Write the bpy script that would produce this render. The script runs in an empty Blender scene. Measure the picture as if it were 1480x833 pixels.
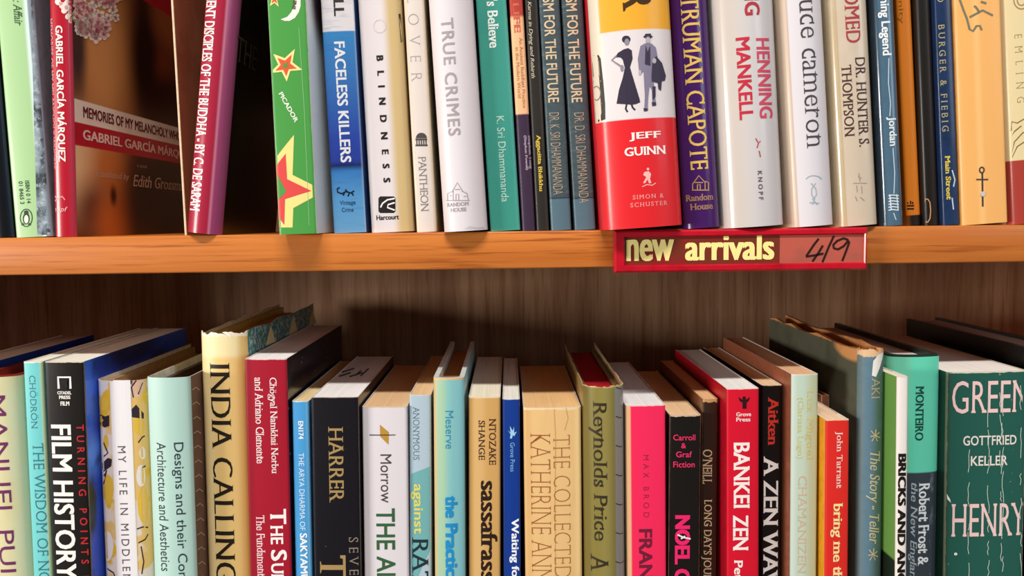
import bpy, bmesh, math, random
from mathutils import Vector, Matrix
random.seed(7)
SC = bpy.context.scene
COL = SC.collection

# ------------------------------------------------------------------ camera
W, H, F = 1480, 833, 1280.0                      # photo frame and focal length in its pixels
dY = Vector((-5 / F, 96.5 / F, -1)).normalized() # shelf depth direction seen from the camera
k_roll = 0.0132
dX = Vector((1, k_roll, -(dY.x + k_roll * dY.y) / dY.z)).normalized()
dZ = dX.cross(dY)
ROT = Matrix((dX, dY, dZ))                       # camera -> world
CAM = Vector((0.0, -0.42, 0.0))

def ray(px, py):
    return ROT @ Vector(((px - W / 2) / F, -(py - H / 2) / F, -1))

def at(px, py, Y):                               # photo pixel -> point on the upright plane y = Y
    d = ray(px, py)
    return CAM + d * ((Y - CAM.y) / d.y)

CAM.z = -at(740, 334.5, 0).z                       # the shelf's top surface is z = 0
cd = bpy.data.cameras.new('camera')
cam = bpy.data.objects.new('camera', cd)
COL.objects.link(cam)
cd.sensor_width = 36
cd.lens = F / W * 36
cd.clip_start = 0.01
cam.matrix_world = Matrix.Translation(CAM) @ ROT.to_4x4()
SC.camera = cam

# ------------------------------------------------------------------ light and exposure
SC.view_settings.view_transform = 'Standard'
SC.view_settings.look = 'None'
SC.view_settings.gamma = 1
SC.view_settings.use_curve_mapping = False
SC.view_settings.exposure = -0.36

world = bpy.data.worlds.new('room_air')
SC.world = world
world.use_nodes = True
bg = world.node_tree.nodes['Background']
bg.inputs[0].default_value = (1.0, 0.93, 0.85, 1)
bg.inputs[1].default_value = 0.17

def area(name, loc, target, sx, sy, power, color):
    l = bpy.data.lights.new(name, 'AREA')
    l.shape = 'RECTANGLE'; l.size = sx; l.size_y = sy; l.energy = power; l.color = color
    o = bpy.data.objects.new(name, l)
    COL.objects.link(o)
    o.location = loc
    o.rotation_euler = (Vector(target) - Vector(loc)).to_track_quat('-Z', 'Y').to_euler()
    return o

area('ceiling_tube_light', (-0.05, -1.20, 1.66), (0, 0, -0.05), 1.2, 0.12, 58, (1.0, 0.94, 0.88))
area('right_window_light', (1.8, -1.6, 0.70), (0, 0, 0), 0.7, 0.9, 10, (0.76, 0.88, 1.0))
area('left_window_light', (-1.75, -1.05, 0.03), (0.3, 0.2, -.05), 0.6, 0.36, 42, (1.0, 0.94, 0.87))

# ------------------------------------------------------------------ materials
def lin(c):
    if isinstance(c, str):
        c = c.lstrip('#')
        c = [int(c[i:i + 2], 16) / 255 for i in (0, 2, 4)]
    return tuple(x / 12.92 if x <= 0.04045 else ((x + 0.055) / 1.055) ** 2.4 for x in c) + (1,)

class NT:
    """a small helper that chains shader nodes"""
    def __init__(s, name, rough=0.45, spec=0.5, coat=0.0):
        spec *= .6; coat *= .6
        s.m = bpy.data.materials.new(name)
        s.m.use_nodes = True
        s.t = s.m.node_tree
        s.b = s.t.nodes['Principled BSDF']
        s.b.inputs['Roughness'].default_value = rough
        s.b.inputs['Specular IOR Level'].default_value = spec
        s.b.inputs['Coat Weight'].default_value = coat
        s.b.inputs['Coat Roughness'].default_value = 0.12
        s.tc = s.n('ShaderNodeTexCoord')
        s.sep = None
    def n(s, k): return s.t.nodes.new(k)
    def l(s, a, b): s.t.links.new(a, b)
    def put(s, sock, v):
        if isinstance(v, (int, float)): sock.default_value = v
        elif isinstance(v, tuple): sock.default_value = v
        else: s.l(v, sock)
    def math(s, op, a, b=0.0, c=0.0):
        x = s.n('ShaderNodeMath'); x.operation = op
        s.put(x.inputs[0], a); s.put(x.inputs[1], b); s.put(x.inputs[2], c)
        return x.outputs[0]
    def step(s, v, a, b):
        x = s.n('ShaderNodeMapRange'); x.interpolation_type = 'SMOOTHSTEP'; x.clamp = True
        s.put(x.inputs[0], v); x.inputs[1].default_value = a; x.inputs[2].default_value = b
        return x.outputs[0]
    def xyz(s):
        if s.sep is None:
            s.sep = s.n('ShaderNodeSeparateXYZ'); s.l(s.tc.outputs['Object'], s.sep.inputs[0])
        return s.sep.outputs
    def mix(s, f, a, b):
        x = s.n('ShaderNodeMix'); x.data_type = 'RGBA'
        s.put(x.inputs[0], f); s.put(x.inputs[6], a); s.put(x.inputs[7], b)
        return x.outputs[2]
    def noise(s, scale, stretch=(1, 1, 1), detail=3, rough=0.55):
        mp = s.n('ShaderNodeMapping'); s.l(s.tc.outputs['Object'], mp.inputs[0])
        mp.inputs['Scale'].default_value = stretch
        x = s.n('ShaderNodeTexNoise'); s.l(mp.outputs[0], x.inputs[0])
        x.inputs['Scale'].default_value = scale; x.inputs['Detail'].default_value = detail
        x.inputs['Roughness'].default_value = rough
        return x.outputs[0]
    def base(s, c): s.put(s.b.inputs['Base Color'], c)
    def bump(s, h, strength, dist=0.0005):
        x = s.n('ShaderNodeBump'); x.inputs['Strength'].default_value = strength
        x.inputs['Distance'].default_value = dist
        s.l(h, x.inputs['Height']); s.l(x.outputs[0], s.b.inputs['Normal'])

_cache = {}
def plain(c, rough=0.5, coat=0.0, mottle=0.06):
    key = (c, rough, coat, mottle)
    if key not in _cache:
        t = NT('print ' + str(c), rough, 0.5, coat)
        col = lin(c)
        if mottle:
            f = t.noise(260, (1, 1, 1), 2)
            d = tuple(x * (1 - 3 * mottle) for x in col[:3]) + (1,)
            t.base(t.mix(t.step(f, 0.35, 0.75), col, d))
        else:
            t.base(col)
        _cache[key] = t.m
    return _cache[key]

def ink(c, rough=0.5):
    return plain(c, rough, 0.0, 0.0)

def pages(c):
    key = ('pages', c)
    if key not in _cache:
        t = NT('page edges ' + c, 0.85, 0.2)
        a = tuple(min(.93, x * 1.15) for x in lin(c)[:3]) + (1,); b = tuple(x * 0.87 for x in a[:3]) + (1,)
        f = t.noise(1.0, (1900, 14, 14), 3, 0.7)
        col = t.mix(t.step(f, 0.42, 0.68), a, b)
        t.base(col)
        t.bump(f, 0.25, 0.0003)
        _cache[key] = t.m
    return _cache[key]

def wood(name, c1, c2, c3, axis, rough=0.45, scale=1.0, coat=0.0, lines=0.5):
    t = NT(name, rough, 0.4, coat)
    st = {'x': (3.2, 75, 105), 'z': (110, 60, 5)}[axis]
    st = tuple(v * scale for v in st)
    g = t.noise(1.0, st, 6, 0.62)
    fine = t.noise(1.0, tuple(v * 5 for v in st), 3, 0.6)
    big = t.noise(1.0, tuple(v * 0.22 for v in st), 2, 0.5)
    c = t.mix(t.step(g, 0.34, 0.66), lin(c1), lin(c2))
    c = t.mix(t.math('MULTIPLY', t.step(fine, 0.50, 0.72), lines), c, lin(c3))
    c = t.mix(t.math('MULTIPLY', t.step(big, 0.5, 0.75), 0.55), c, lin(c3))
    t.base(c)
    t.bump(fine, 0.08, 0.0004)
    return t

# ------------------------------------------------------------------ object helpers
def link(name, me, parent=None, label=None):
    o = bpy.data.objects.new(name, me)
    COL.objects.link(o)
    if parent is not None: o.parent = parent
    if label: o['label'] = label
    return o

def tag(o, label, cat, group=None):
    o['label'] = label; o['category'] = cat
    if group: o['group'] = group

def finish(bm, mats, sharp=35):
    bm.normal_update()
    for e in bm.edges:
        if len(e.link_faces) == 2:
            if e.calc_face_angle(0) > math.radians(sharp): e.smooth = False
    me = bpy.data.meshes.new('mesh')
    bm.to_mesh(me); bm.free()
    for m in mats: me.materials.append(m)
    return me

def box_bm(bm, x0, x1, y0, y1, z0, z1, mi=0):
    v = [bm.verts.new((x, y, z)) for z in (z0, z1) for y in (y0, y1) for x in (x0, x1)]
    fs = []
    for q in ((0, 2, 3, 1), (4, 5, 7, 6), (0, 1, 5, 4), (1, 3, 7, 5), (3, 2, 6, 7), (2, 0, 4, 6)):
        f = bm.faces.new([v[i] for i in q]); f.material_index = mi; fs.append(f)
    return v

def bevel_box(name, x0, x1, y0, y1, z0, z1, r, mat, parent=None, seg=2):
    bm = bmesh.new()
    box_bm(bm, x0, x1, y0, y1, z0, z1)
    bmesh.ops.bevel(bm, geom=list(bm.edges), offset=r, segments=seg, affect='EDGES', profile=0.5)
    for f in bm.faces: f.smooth = True
    return link(name, finish(bm, [mat], 50), parent)

# ------------------------------------------------------------------ lettering
def raw_text(s, off, sp):
    c = bpy.data.curves.new('t', 'FONT')
    c.body = s; c.offset = off; c.space_character = sp; c.resolution_u = 3; c.fill_mode = 'FRONT'
    o = bpy.data.objects.new('t', c); COL.objects.link(o)
    dg = bpy.context.evaluated_depsgraph_get()
    me = bpy.data.meshes.new_from_object(o.evaluated_get(dg))
    bpy.data.objects.remove(o); bpy.data.curves.remove(c)
    return me

def ext(me, i):
    v = [p.co[i] for p in me.vertices]
    return min(v), max(v)
_h = raw_text('H', 0, 1); CAP = ext(_h, 1)[1]
_x = raw_text('x', 0, 1); XH = ext(_x, 1)[1]
_l = raw_text('l', 0, 1); ASC = ext(_l, 1)[1]; STEM = ext(_l, 0)[1] - ext(_l, 0)[0]

# off, contrast, serif, serif thickness, shear
STY = {
    'S': (0, 0, 0, 0, 0), 'SI': (0, 0, 0, 0, .22), 'SL': (-.018, 0, 0, 0, 0), 'SM': (.012, 0, 0, 0, 0),
    'SB': (.014, .014, 0, 0, 0), 'SX': (.022, .03, 0, 0, 0), 'SN': (-.005, .03, 0, 0, 0),
    'R': (-.010, .020, .085, .018, 0), 'RI': (-.008, .014, .06, .016, .25), 'RB': (0, .026, .065, .02, 0),
    'RX': (0, .034, .05, .026, 0), 'RT': (-.026, .0, .065, .012, 0), 'RL': (-.016, .008, .075, .015, 0),
    'D': (-.022, .036, .05, .012, 0), 'FL': (-.004, .004, .035, .03, 0), 'FB': (.012, .012, .03, .03, 0), 'SC': (.012, .026, 0, 0, 0),
}

def text_bm(s, style, track):
    off, contrast, serif, st, shear = STY[style]
    grow, off = max(off, 0), min(off, 0)
    sp = 1.0
    if track:                                    # widen the spacing, not the letters
        w1 = ext(raw_text(s, off, 1.0), 0); w2 = ext(raw_text(s, off, 2.0), 0)
        m = raw_text(s, off, 1.0); hh = ext(m, 1); hh = hh[1] - hh[0]
        L1 = w1[1] - w1[0]; L2 = w2[1] - w2[0]
        sp = 1 + (track * hh - L1) / (L2 - L1)
        sp = max(0.7, min(4.5, sp))
    me = raw_text(s, off, sp)
    bm = bmesh.new(); bm.from_mesh(me)
    bpy.data.meshes.remove(me)
    bmesh.ops.remove_doubles(bm, verts=bm.verts, dist=1e-5)
    nor = {v: Vector((0, 0)) for v in bm.verts}
    rects, ticks = [], []
    if serif or contrast:
        for e in bm.edges:
            if len(e.link_faces) != 1: continue
            a, b = e.verts
            d = (b.co - a.co).xy
            if d.length < 1e-6: continue
            n = Vector((d.y, -d.x)).normalized()
            if n.dot(e.link_faces[0].calc_center_median().xy - a.co.xy) > 0: n = -n
            nor[a] += n; nor[b] += n
            if serif and abs(d.y) < .004 and .25 * STEM < abs(d.x) < 1.8 * (STEM + 2 * off):
                y = (a.co.y + b.co.y) / 2
                x0, x1 = sorted((a.co.x, b.co.x))
                for lv in (0, CAP, XH, ASC):
                    if abs(y - (lv + (off if lv else -off))) < .03:
                        rects.append((x0, x1, y, n.y > 0)); break
            if serif > .05 and abs(d.x) < .004 and .4 * STEM < abs(d.y) < 1.5 * STEM:      # tips of the arms of E, F, L, T
                ya, yb = sorted((a.co.y, b.co.y)); x = a.co.x; k = -n.x
                lo = ya - (serif * .8 if yb > .12 else 0); hi = yb + (serif * .8 if ya < CAP - .12 else 0)
                ticks.append(((x, lo), (x + k * st * 1.6, lo), (x + k * st * 2.6, ya), (x + k * st * 2.6, yb), (x + k * st * 1.6, hi), (x, hi)))
        for x0, x1, y, up in rects:
            x0 -= serif; x1 += serif
            t = -st if up else st
            q = [(x0, y), (x1, y), (x1, y + t), (x1 - serif, y + t * 2.2), (x0 + serif, y + t * 2.2), (x0, y + t)]
            if up: q = q[::-1]
            bm.faces.new([bm.verts.new((p[0], p[1], -1)) for p in q])
    for q in ticks: bm.faces.new([bm.verts.new((p[0], p[1], -2)) for p in q])
    if contrast or grow:                             # heavier uprights: the outline laid again a little to each side
        src = list(bm.verts) + list(bm.edges) + list(bm.faces)
        core = [g for g in src]
        sides = [(sx * (contrast + grow), sy_ * grow) for sx in (-1, 1) for sy_ in ((-1, 1) if grow else (0,))]
        for lay, (dx, dy) in enumerate(sides):
            d = bmesh.ops.duplicate(bm, geom=core)
            bmesh.ops.translate(bm, vec=(dx, dy, lay + 1), verts=[g for g in d['geom'] if isinstance(g, bmesh.types.BMVert)])
    if shear:
        for v in bm.verts: v.co.x += shear * v.co.y
    return bm

# ------------------------------------------------------------------ books
PAINT = {}
class Book:
    """One book: an Empty at its base, with cover / case / dust jacket / page block / lettering as children.
    Local axes: x across the spine, y into the shelf, z up."""
    def __init__(s, kind, label, group, y0, tl, tr, bl, br, row, depth=.13, height=.2, bulge=.0006, r=.0010,
                 side_gap=.00025, lean=None, pg='#e9dcc2', pgrec=None, zrest=None, name=None, free=False):
        s.kind = kind; s.bulge = bulge; s.r = r; s.d = depth; s.y0 = y0
        P = [at(*p, y0) for p in (tl, tr, bl, br)]
        aL = math.atan2(P[0].x - P[2].x, P[0].z - P[2].z)
        aR = math.atan2(P[1].x - P[3].x, P[1].z - P[3].z)
        a = (aL + aR) / 2 if lean is None else lean
        ax = Vector((math.cos(a), 0, -math.sin(a))); az = Vector((math.sin(a), 0, math.cos(a)))
        if row == 'U':
            w = ((P[1] - P[0]).dot(ax) + (P[3] - P[2]).dot(ax)) / 2 - 2 * side_gap
            zs = 0.0 if zrest is None else zrest
            mid = (P[2] + P[3]) / 2 if lean is None else (P[2] + P[3]) / 2
            zb = zs + w / 2 * abs(math.sin(a))
            base = mid + az * ((zb - mid.z) / az.z)
            h = height
        else:
            w = (P[1] - P[0]).dot(ax) - 2 * side_gap
            zs = ZLOW
            mid = (P[0] + P[1]) / 2
            zb = zs + w / 2 * abs(math.sin(a))
            h = (mid.z - zb) / az.z
            base = mid - az * h
        row_books = [q for q in BOOKS if q.row == row]
        if row_books and not free:                     # rest beside the neighbour instead of running into it
            p = row_books[-1]
            if row == 'U':
                v = (p.xb + p.w / 2) - (base.x - w / 2) + .0001
                if v > 0: w -= v; base.x += v / 2
                hz = min(p.h, h)
                v = (p.xb + p.w / 2 + math.tan(p.a) * hz) - (base.x - w / 2 + math.tan(a) * hz) + .0001
                if v > 0: a += v / hz
                base.z = zs + w / 2 * abs(math.sin(a))
            else:
                hz = min(p.h, h)
                v = max((p.xb + p.w / 2 + math.tan(p.a) * z_) - (base.x - w / 2 + math.tan(a) * z_) for z_ in (0, hz)) + .0001
                if v > 0: w -= v; base.x += v / 2
        s.row, s.xb = row, base.x
        s.w, s.h, s.a = w, h, a
        s.M = Matrix.Translation(base) @ Matrix.Rotation(a, 4, 'Y')
        s.Mi = s.M.inverted()
        s.root = bpy.data.objects.new(name or {'pb': 'paperback_book', 'hc': 'hardcover_book', 'dj': 'hardcover_book'}[kind], None)
        s.root.empty_display_size = .01
        COL.objects.link(s.root)
        s.root.location = base; s.root.rotation_euler = (0, a, 0)
        tag(s.root, label, 'book', group)
        s.pg = pg; s.pgrec = pgrec
        BOOKS.append(s)
    # spine surface
    def sy(s, u, off=0.0):
        hw = s.w / 2
        t = min(1.0, abs(u) / hw)
        y = -s.bulge * (1 - t * t)
        c = 2 * s.r / s.w
        if t > 1 - c:
            q = (t - 1 + c) / c
            y += s.r * (1 - math.sqrt(max(0, 1 - q * q)))
        return y + off
    def profile(s, inset):
        hw = s.w / 2 - inset
        us = sorted(set([round(-1 + 2 * i / 18, 5) for i in range(19)] +
                        [sg * (1 - 2 * s.r / s.w * k) for sg in (-1, 1) for k in (.02, .08, .2, .4, .7)]))
        sp = [(u * hw, s.sy(u * s.w / 2) + inset) for u in us]
        ys = [s.d * k / 10 for k in range(10, 0, -1)]
        ys = [y for y in ys if y > s.r + .002]
        L = [(-hw, y) for y in ys]; R = [(hw, y) for y in ys[::-1]]
        return L + sp + R, len(L), len(sp)
    def shell(s, name, inset, th, z0, z1, mats, ragged=0.0, label=None, dcut=0.0):
        """U-shaped cover; mats = spine, left, right, edge/inside"""
        out, nl, ns = s.profile(inset)
        inn, _, _ = s.profile(inset + th)
        n = len(out)
        out = [(x, min(y, s.d - dcut)) for x, y in out]; inn = [(x, min(y, s.d - dcut)) for x, y in inn]
        bm = bmesh.new()
        rng = random.Random(len(BOOKS) * 31 + int(inset * 1e5))
        rag = [rng.uniform(-1, .15) * ragged for _ in range(n)]
        vo0 = [bm.verts.new((x, y, z0)) for x, y in out]; vo1 = [bm.verts.new((x, y, z1 + rag[i])) for i, (x, y) in enumerate(out)]
        vi0 = [bm.verts.new((x, y, z0)) for x, y in inn]; vi1 = [bm.verts.new((x, y, z1 + rag[i])) for i, (x, y) in enumerate(inn)]
        def face(q, mi, sm=False):
            f = bm.faces.new(q); f.material_index = mi; f.smooth = sm
        for i in range(n - 1):
            mi = 1 if i < nl else (0 if i < nl + ns - 1 else 2)
            if i == nl - 1 : mi = 1
            face([vo0[i], vo0[i + 1], vo1[i + 1], vo1[i]], mi, True)
            face([vi0[i + 1], vi0[i], vi1[i], vi1[i + 1]], 3, True)
            face([vo1[i], vo1[i + 1], vi1[i + 1], vi1[i]], 3)
            face([vo0[i + 1], vo0[i], vi0[i], vi0[i + 1]], 3)
        face([vo0[0], vo1[0], vi1[0], vi0[0]], 3)
        face([vo1[-1], vo0[-1], vi0[-1], vi1[-1]], 3)
        return link(name, finish(bm, mats), s.root, label)
    def block(s, x, yf, yb, z0, z1):
        bm = bmesh.new()
        n = 6
        top = []; bot = []
        pr = [(-x, yb), (-x, yf)] + [(-x + 2 * x * k / n, yf - .0003 * (1 - (2 * k / n - 1) ** 2)) for k in range(1, n)] + [(x, yf), (x, yb)]
        rng = random.Random(int(x * 1e6))
        for px, py in pr:
            bot.append(bm.verts.new((px, py, z0))); top.append(bm.verts.new((px, py, z1)))
        m = len(pr)
        for i in range(m):
            j = (i + 1) % m
            bm.faces.new([bot[i], bot[j], top[j], top[i]])
        bm.faces.new(top[::-1]); bm.faces.new(bot)
        bmesh.ops.recalc_face_normals(bm, faces=bm.faces)
        s.ztop = z1
        return link('page_block', finish(bm, [pages(s.pg)]), s.root)
    def build(s, spine, left=None, right=None, edge='#f1ece4', ragged=0.0, board='#7a3028', boardh=None, inside='#efe9dc'):
        left = left or spine; right = right or spine
        mm = lambda c: c if not isinstance(c, str) else plain(c, .42, .15)
        s.cover = None
        if s.kind == 'pb':
            th = .00045
            s.cover = s.shell('cover', 0, th, 0, s.h, [mm(spine), mm(left), mm(right), mm(edge)], ragged)
            rec = .0004 if s.pgrec is None else s.pgrec
            s.block(s.w / 2 - th - .0001, max(s.r, .0007) + th - s.bulge * .3, s.d - .0006, .0004, s.h - rec)
        else:
            j = .0006 if s.kind == 'dj' else 0
            th = min(.0026, s.w * .16)
            if s.kind == 'dj':
                s.cover = s.shell('dust_jacket', 0, .0004, 0, s.h, [mm(spine), mm(left), mm(right), mm(inside)], ragged)
                s.shell('case', j, th, .0003, s.h - (.0012 if boardh is None else boardh), [mm(board)] * 4, 0, dcut=.0005)
            else:
                s.cover = s.shell('case', 0, th, 0, s.h, [mm(spine), mm(left), mm(right), mm(edge)], ragged)
            rec = .0045 if s.pgrec is None else s.pgrec
            s.block(s.w / 2 - th - j - .0001, .0034 + s.r, s.d - .004, .003, s.h - rec)
        return s
    # pixel -> local surface coordinates
    def loc(s, px, py, face='S'):
        o = s.Mi @ CAM; d = s.Mi.to_3x3() @ ray(px, py)
        if face == 'S':
            yy = -s.bulge * .8
            for _ in range(4):
                t = (yy - o.y) / d.y
                p = o + d * t
                yy = s.sy(max(-s.w / 2, min(s.w / 2, p.x)))
            return Vector((p.x, p.z))
        if face in 'RL':
            xx = s.w / 2 if face == 'R' else -s.w / 2
            p = o + d * ((xx - o.x) / d.x)
            return Vector((p.y, p.z))
        p = o + d * ((s.ztop - o.z) / d.z)
        return Vector((p.x, p.y))
    def place(s, a, b, face, lift):
        if face == 'S': return (a, s.sy(a) - lift, b)
        if face == 'R': return (s.w / 2 + lift, a, b)
        if face == 'L': return (-s.w / 2 - lift, a, b)
        return (a, b, s.ztop + lift)
    def emit(s, bm, name, mat, face, lift, label=None):
        """a flat 2D mesh (a, b, 0) laid on one face of the book"""
        if face == 'S':
            if s.bulge > .0001:
                for k in range(1, 14):
                    g = list(bm.verts) + list(bm.edges) + list(bm.faces)
                    bmesh.ops.bisect_plane(bm, geom=g, plane_co=(-s.w / 2 + s.w * k / 14, 0, 0), plane_no=(1, 0, 0), dist=1e-7)
            for v in bm.verts: v.co.x = max(-s.w / 2 + .0001, min(s.w / 2 - .0001, v.co.x))
        for v in bm.verts: v.co = s.place(v.co.x, v.co.y, face, lift + v.co.z * 5e-6)
        return link(name, finish(bm, [mat]), s.cover, label)
    def t(s, txt, p0, p1, h, col, style='S', name='title_lettering', face='S', track=0, hp=None, lift=.00012, snap=True):
        """lettering whose middle line runs from pixel p0 to p1, h pixels tall"""
        A = s.loc(*p0, face); B = s.loc(*p1, face)
        D = B - A
        if snap and face == 'S':
            if abs(p1[1] - p0[1]) > 3 * abs(p1[0] - p0[0]) : A.x = B.x = (A.x + B.x) / 2
            elif abs(p1[0] - p0[0]) > 6 * abs(p1[1] - p0[1]): A.y = B.y = (A.y + B.y) / 2
        if face == 'R' and snap: A.y = B.y = (A.y + B.y) / 2
        D = B - A
        L = D.length
        e = D / L; up = Vector((-e.y, e.x))
        q = hp or p0                                   # pixel size measured where the letters are
        mx = ((p0[0] + p1[0]) / 2, (p0[1] + p1[1]) / 2) if face == 'S' else q
        if abs(p1[1] - p0[1]) > abs(p1[0] - p0[0]) and face == 'S':
            hh = (s.loc(mx[0] + h / 2, mx[1], face) - s.loc(mx[0] - h / 2, mx[1], face)).length
        else:
            hh = (s.loc(mx[0], mx[1] + h / 2, face) - s.loc(mx[0], mx[1] - h / 2, face)).length
        bm = text_bm(txt, style, L / hh if track else 0)
        xs = [v.co.x for v in bm.verts]; ys = [v.co.y for v in bm.verts]
        x0, x1, ya, yb = min(xs), max(xs), min(ys), max(ys)
        for v in bm.verts:
            fx = (v.co.x - x0) / (x1 - x0) * L
            fy = ((v.co.y - ya) / (yb - ya) - .5) * hh
            c = A + e * fx + up * fy
            v.co = (c.x, c.y, v.co.z)
        return s.emit(bm, name, ink(col) if isinstance(col, str) else col, face, lift)
    def poly(s, polys, col, name='printed_emblem', face='S', lift=.0001, label=None):
        """one print made of filled pixel outlines"""
        bm = bmesh.new()
        for pts in polys:
            vs = [bm.verts.new((*s.loc(x, y, face), 0)) for x, y in pts]
            f = bm.faces.new(vs)
        bmesh.ops.triangulate(bm, faces=bm.faces)
        return s.emit(bm, name, ink(col) if isinstance(col, str) else col, face, lift, label)
    def lines(s, strokes, wpx, col, name='printed_emblem', face='S', lift=.0001, closed=False):
        return s.poly([q for st in strokes for q in ribbon(st, wpx)], col, name, face, lift)

def ribbon(pts, w):
    """pixel polyline -> quads of width w"""
    out = []
    nrm = []
    for i in range(len(pts)):
        a = Vector(pts[max(0, i - 1)]); b = Vector(pts[min(len(pts) - 1, i + 1)])
        d = (b - a).normalized(); nrm.append(Vector((-d.y, d.x)) * w / 2)
    for i in range(len(pts) - 1):
        a, b = Vector(pts[i]), Vector(pts[i + 1])
        out.append([tuple(a + nrm[i]), tuple(b + nrm[i + 1]), tuple(b - nrm[i + 1]), tuple(a - nrm[i])])
    return out

def ell(cx, cy, rx, ry, n=20, a0=0, a1=360, rot=0):
    c, q = math.cos(math.radians(rot)), math.sin(math.radians(rot))
    o = []
    k = n if a1 - a0 >= 360 else n + 1
    for i in range(k):
        t = math.radians(a0 + (a1 - a0) * i / n)
        x, y = rx * math.cos(t), ry * math.sin(t)
        o.append((cx + x * c - y * q, cy + x * q + y * c))
    return o
def ring(cx, cy, rx, ry, n=24): 
    p = ell(cx, cy, rx, ry, n); return p + [p[0], p[1]]
def star(tips, k=.42, sc=1.0):
    cx = sum(p[0] for p in tips) / len(tips); cy = sum(p[1] for p in tips) / len(tips)
    o = []
    for i, p in enumerate(tips):
        q = tips[(i + 1) % len(tips)]
        m = ((p[0] + q[0]) / 2, (p[1] + q[1]) / 2)
        o.append((cx + (p[0] - cx) * sc, cy + (p[1] - cy) * sc))
        kk = k * sc * 1.25
        o.append((cx + (m[0] - cx) * kk, cy + (m[1] - cy) * kk))
    return o
def c4(ox, oy, pts, s=4.0): return [(ox + x / s, oy + y / s) for x, y in pts]

def paint(b, face, base, layers, rough=.42, coat=.15, name='printed cover'):
    """a printed design: a base colour with bands, ellipses and flecks at the book's own coordinates"""
    t = NT(name, rough, .5, coat)
    X = t.xyz()
    A = X[0] if face == 'S' else X[1]
    Z = X[2]
    c = lin(base)
    for l in layers:
        k = l[0]
        if k == 'ramp':                                   # ('ramp', x, [(py, colour), ...]) smooth bands down the face
            x, st = l[1], l[2]
            zs = [b.loc(x, y, face).y for y, _ in st]
            zt, zb_ = zs[0], zs[-1]
            f = t.math('DIVIDE', t.math('SUBTRACT', zt, Z), zt - zb_)
            r = t.n('ShaderNodeValToRGB'); t.l(f, r.inputs[0])
            els = r.color_ramp.elements
            while len(els) > 1: els.remove(els[-1])
            for i, ((y, cc), z) in enumerate(zip(st, zs)):
                p = (zt - z) / (zt - zb_)
                e = els[0] if i == 0 else els.new(min(1, p))
                e.position = min(1, max(0, p)); e.color = lin(cc)
            c = r.outputs[0]
        elif k == 'hband':                                # ('hband', x, ytop, ybot, colour, softpx)
            _, x, y0, y1, cc, so = l
            za, zb_ = b.loc(x, y0, face).y, b.loc(x, y1, face).y
            so = so / 3000
            m = t.math('MULTIPLY', t.step(Z, zb_ - so, zb_ + so), t.math('SUBTRACT', 1.0, t.step(Z, za - so, za + so)))
            c = t.mix(m, c, lin(cc))
        elif k == 'vband':                                # ('vband', y, x0, x1, colour, softpx, strength)
            _, y, x0, x1, cc, so = l[:6]
            a0, a1 = b.loc(x0, y, face).x, b.loc(x1, y, face).x
            so = so / 3000
            m = t.math('MULTIPLY', t.step(A, a0 - so, a0 + so), t.math('SUBTRACT', 1.0, t.step(A, a1 - so, a1 + so)))
            if len(l) > 6: m = t.math('MULTIPLY', m, l[6])
            c = t.mix(m, c, lin(cc))
        elif k == 'ell':                                  # ('ell', cx, cy, rx, ry, colour, soft 0..1)
            _, cx, cy, rx, ry, cc, so = l
            o = b.loc(cx, cy, face)
            ra = abs(b.loc(cx + rx, cy, face).x - b.loc(cx - rx, cy, face).x) / 2
            rb = abs(b.loc(cx, cy - ry, face).y - b.loc(cx, cy + ry, face).y) / 2
            u = t.math('DIVIDE', t.math('SUBTRACT', A, o.x), ra)
            v = t.math('DIVIDE', t.math('SUBTRACT', Z, o.y), rb)
            q = t.math('SQRT', t.math('ADD', t.math('MULTIPLY', u, u), t.math('MULTIPLY', v, v)))
            c = t.mix(t.math('SUBTRACT', 1.0, t.step(q, 1 - so, 1 + so)), c, lin(cc))
        elif k == 'noise':                                # ('noise', scale, stretch, lo, hi, colour, strength)
            _, sc_, st, lo, hi, cc, am = l
            f = t.noise(sc_, st, 3)
            c = t.mix(t.math('MULTIPLY', t.step(f, lo, hi), am), c, lin(cc))
        elif k == 'wear':                                 # ('wear', width m, colour): rubbed top edge
            _, wd, cc = l
            f = t.noise(330, (1, 1, 1), 4, .65)
            dz = t.math('SUBTRACT', b.h, Z)
            m = t.step(t.math('SUBTRACT', t.math('MULTIPLY', f, 2 * wd), dz), -wd * .08, wd * .08)
            c = t.mix(m, c, lin(cc))
        elif k == 'edges':                                # ('edges', width m, colour): rubbed long edges of the spine
            _, wd, cc = l
            f = t.noise(420, (1, 1, .35), 4, .7)
            da = t.math('SUBTRACT', b.w / 2, t.math('ABSOLUTE', A))
            m = t.step(t.math('SUBTRACT', t.math('MULTIPLY', f, 2 * wd), da), -wd * .1, wd * .1)
            c = t.mix(m, c, lin(cc))
    t.base(c)
    return t.m
BOOKS = []
ZLOW = -0.275
UP = 'books on the upper shelf'
LO = 'books on the lower shelf'
def U(kind, label, y0, xt, xb, ybot, **k):
    xt2, xb2 = xt[1], xb[1]
    return Book(kind, label, UP, y0, (xt[0], 0), (xt2, 0), (xb[0], ybot), (xb2, ybot), 'U', **k)
def L(kind, label, y0, ytop, xt, xb, **k):
    return Book(kind, label, LO, y0, (xt[0], ytop), (xt[1], ytop), (xb[0], 833), (xb[1], 833), 'L', **k)

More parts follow.
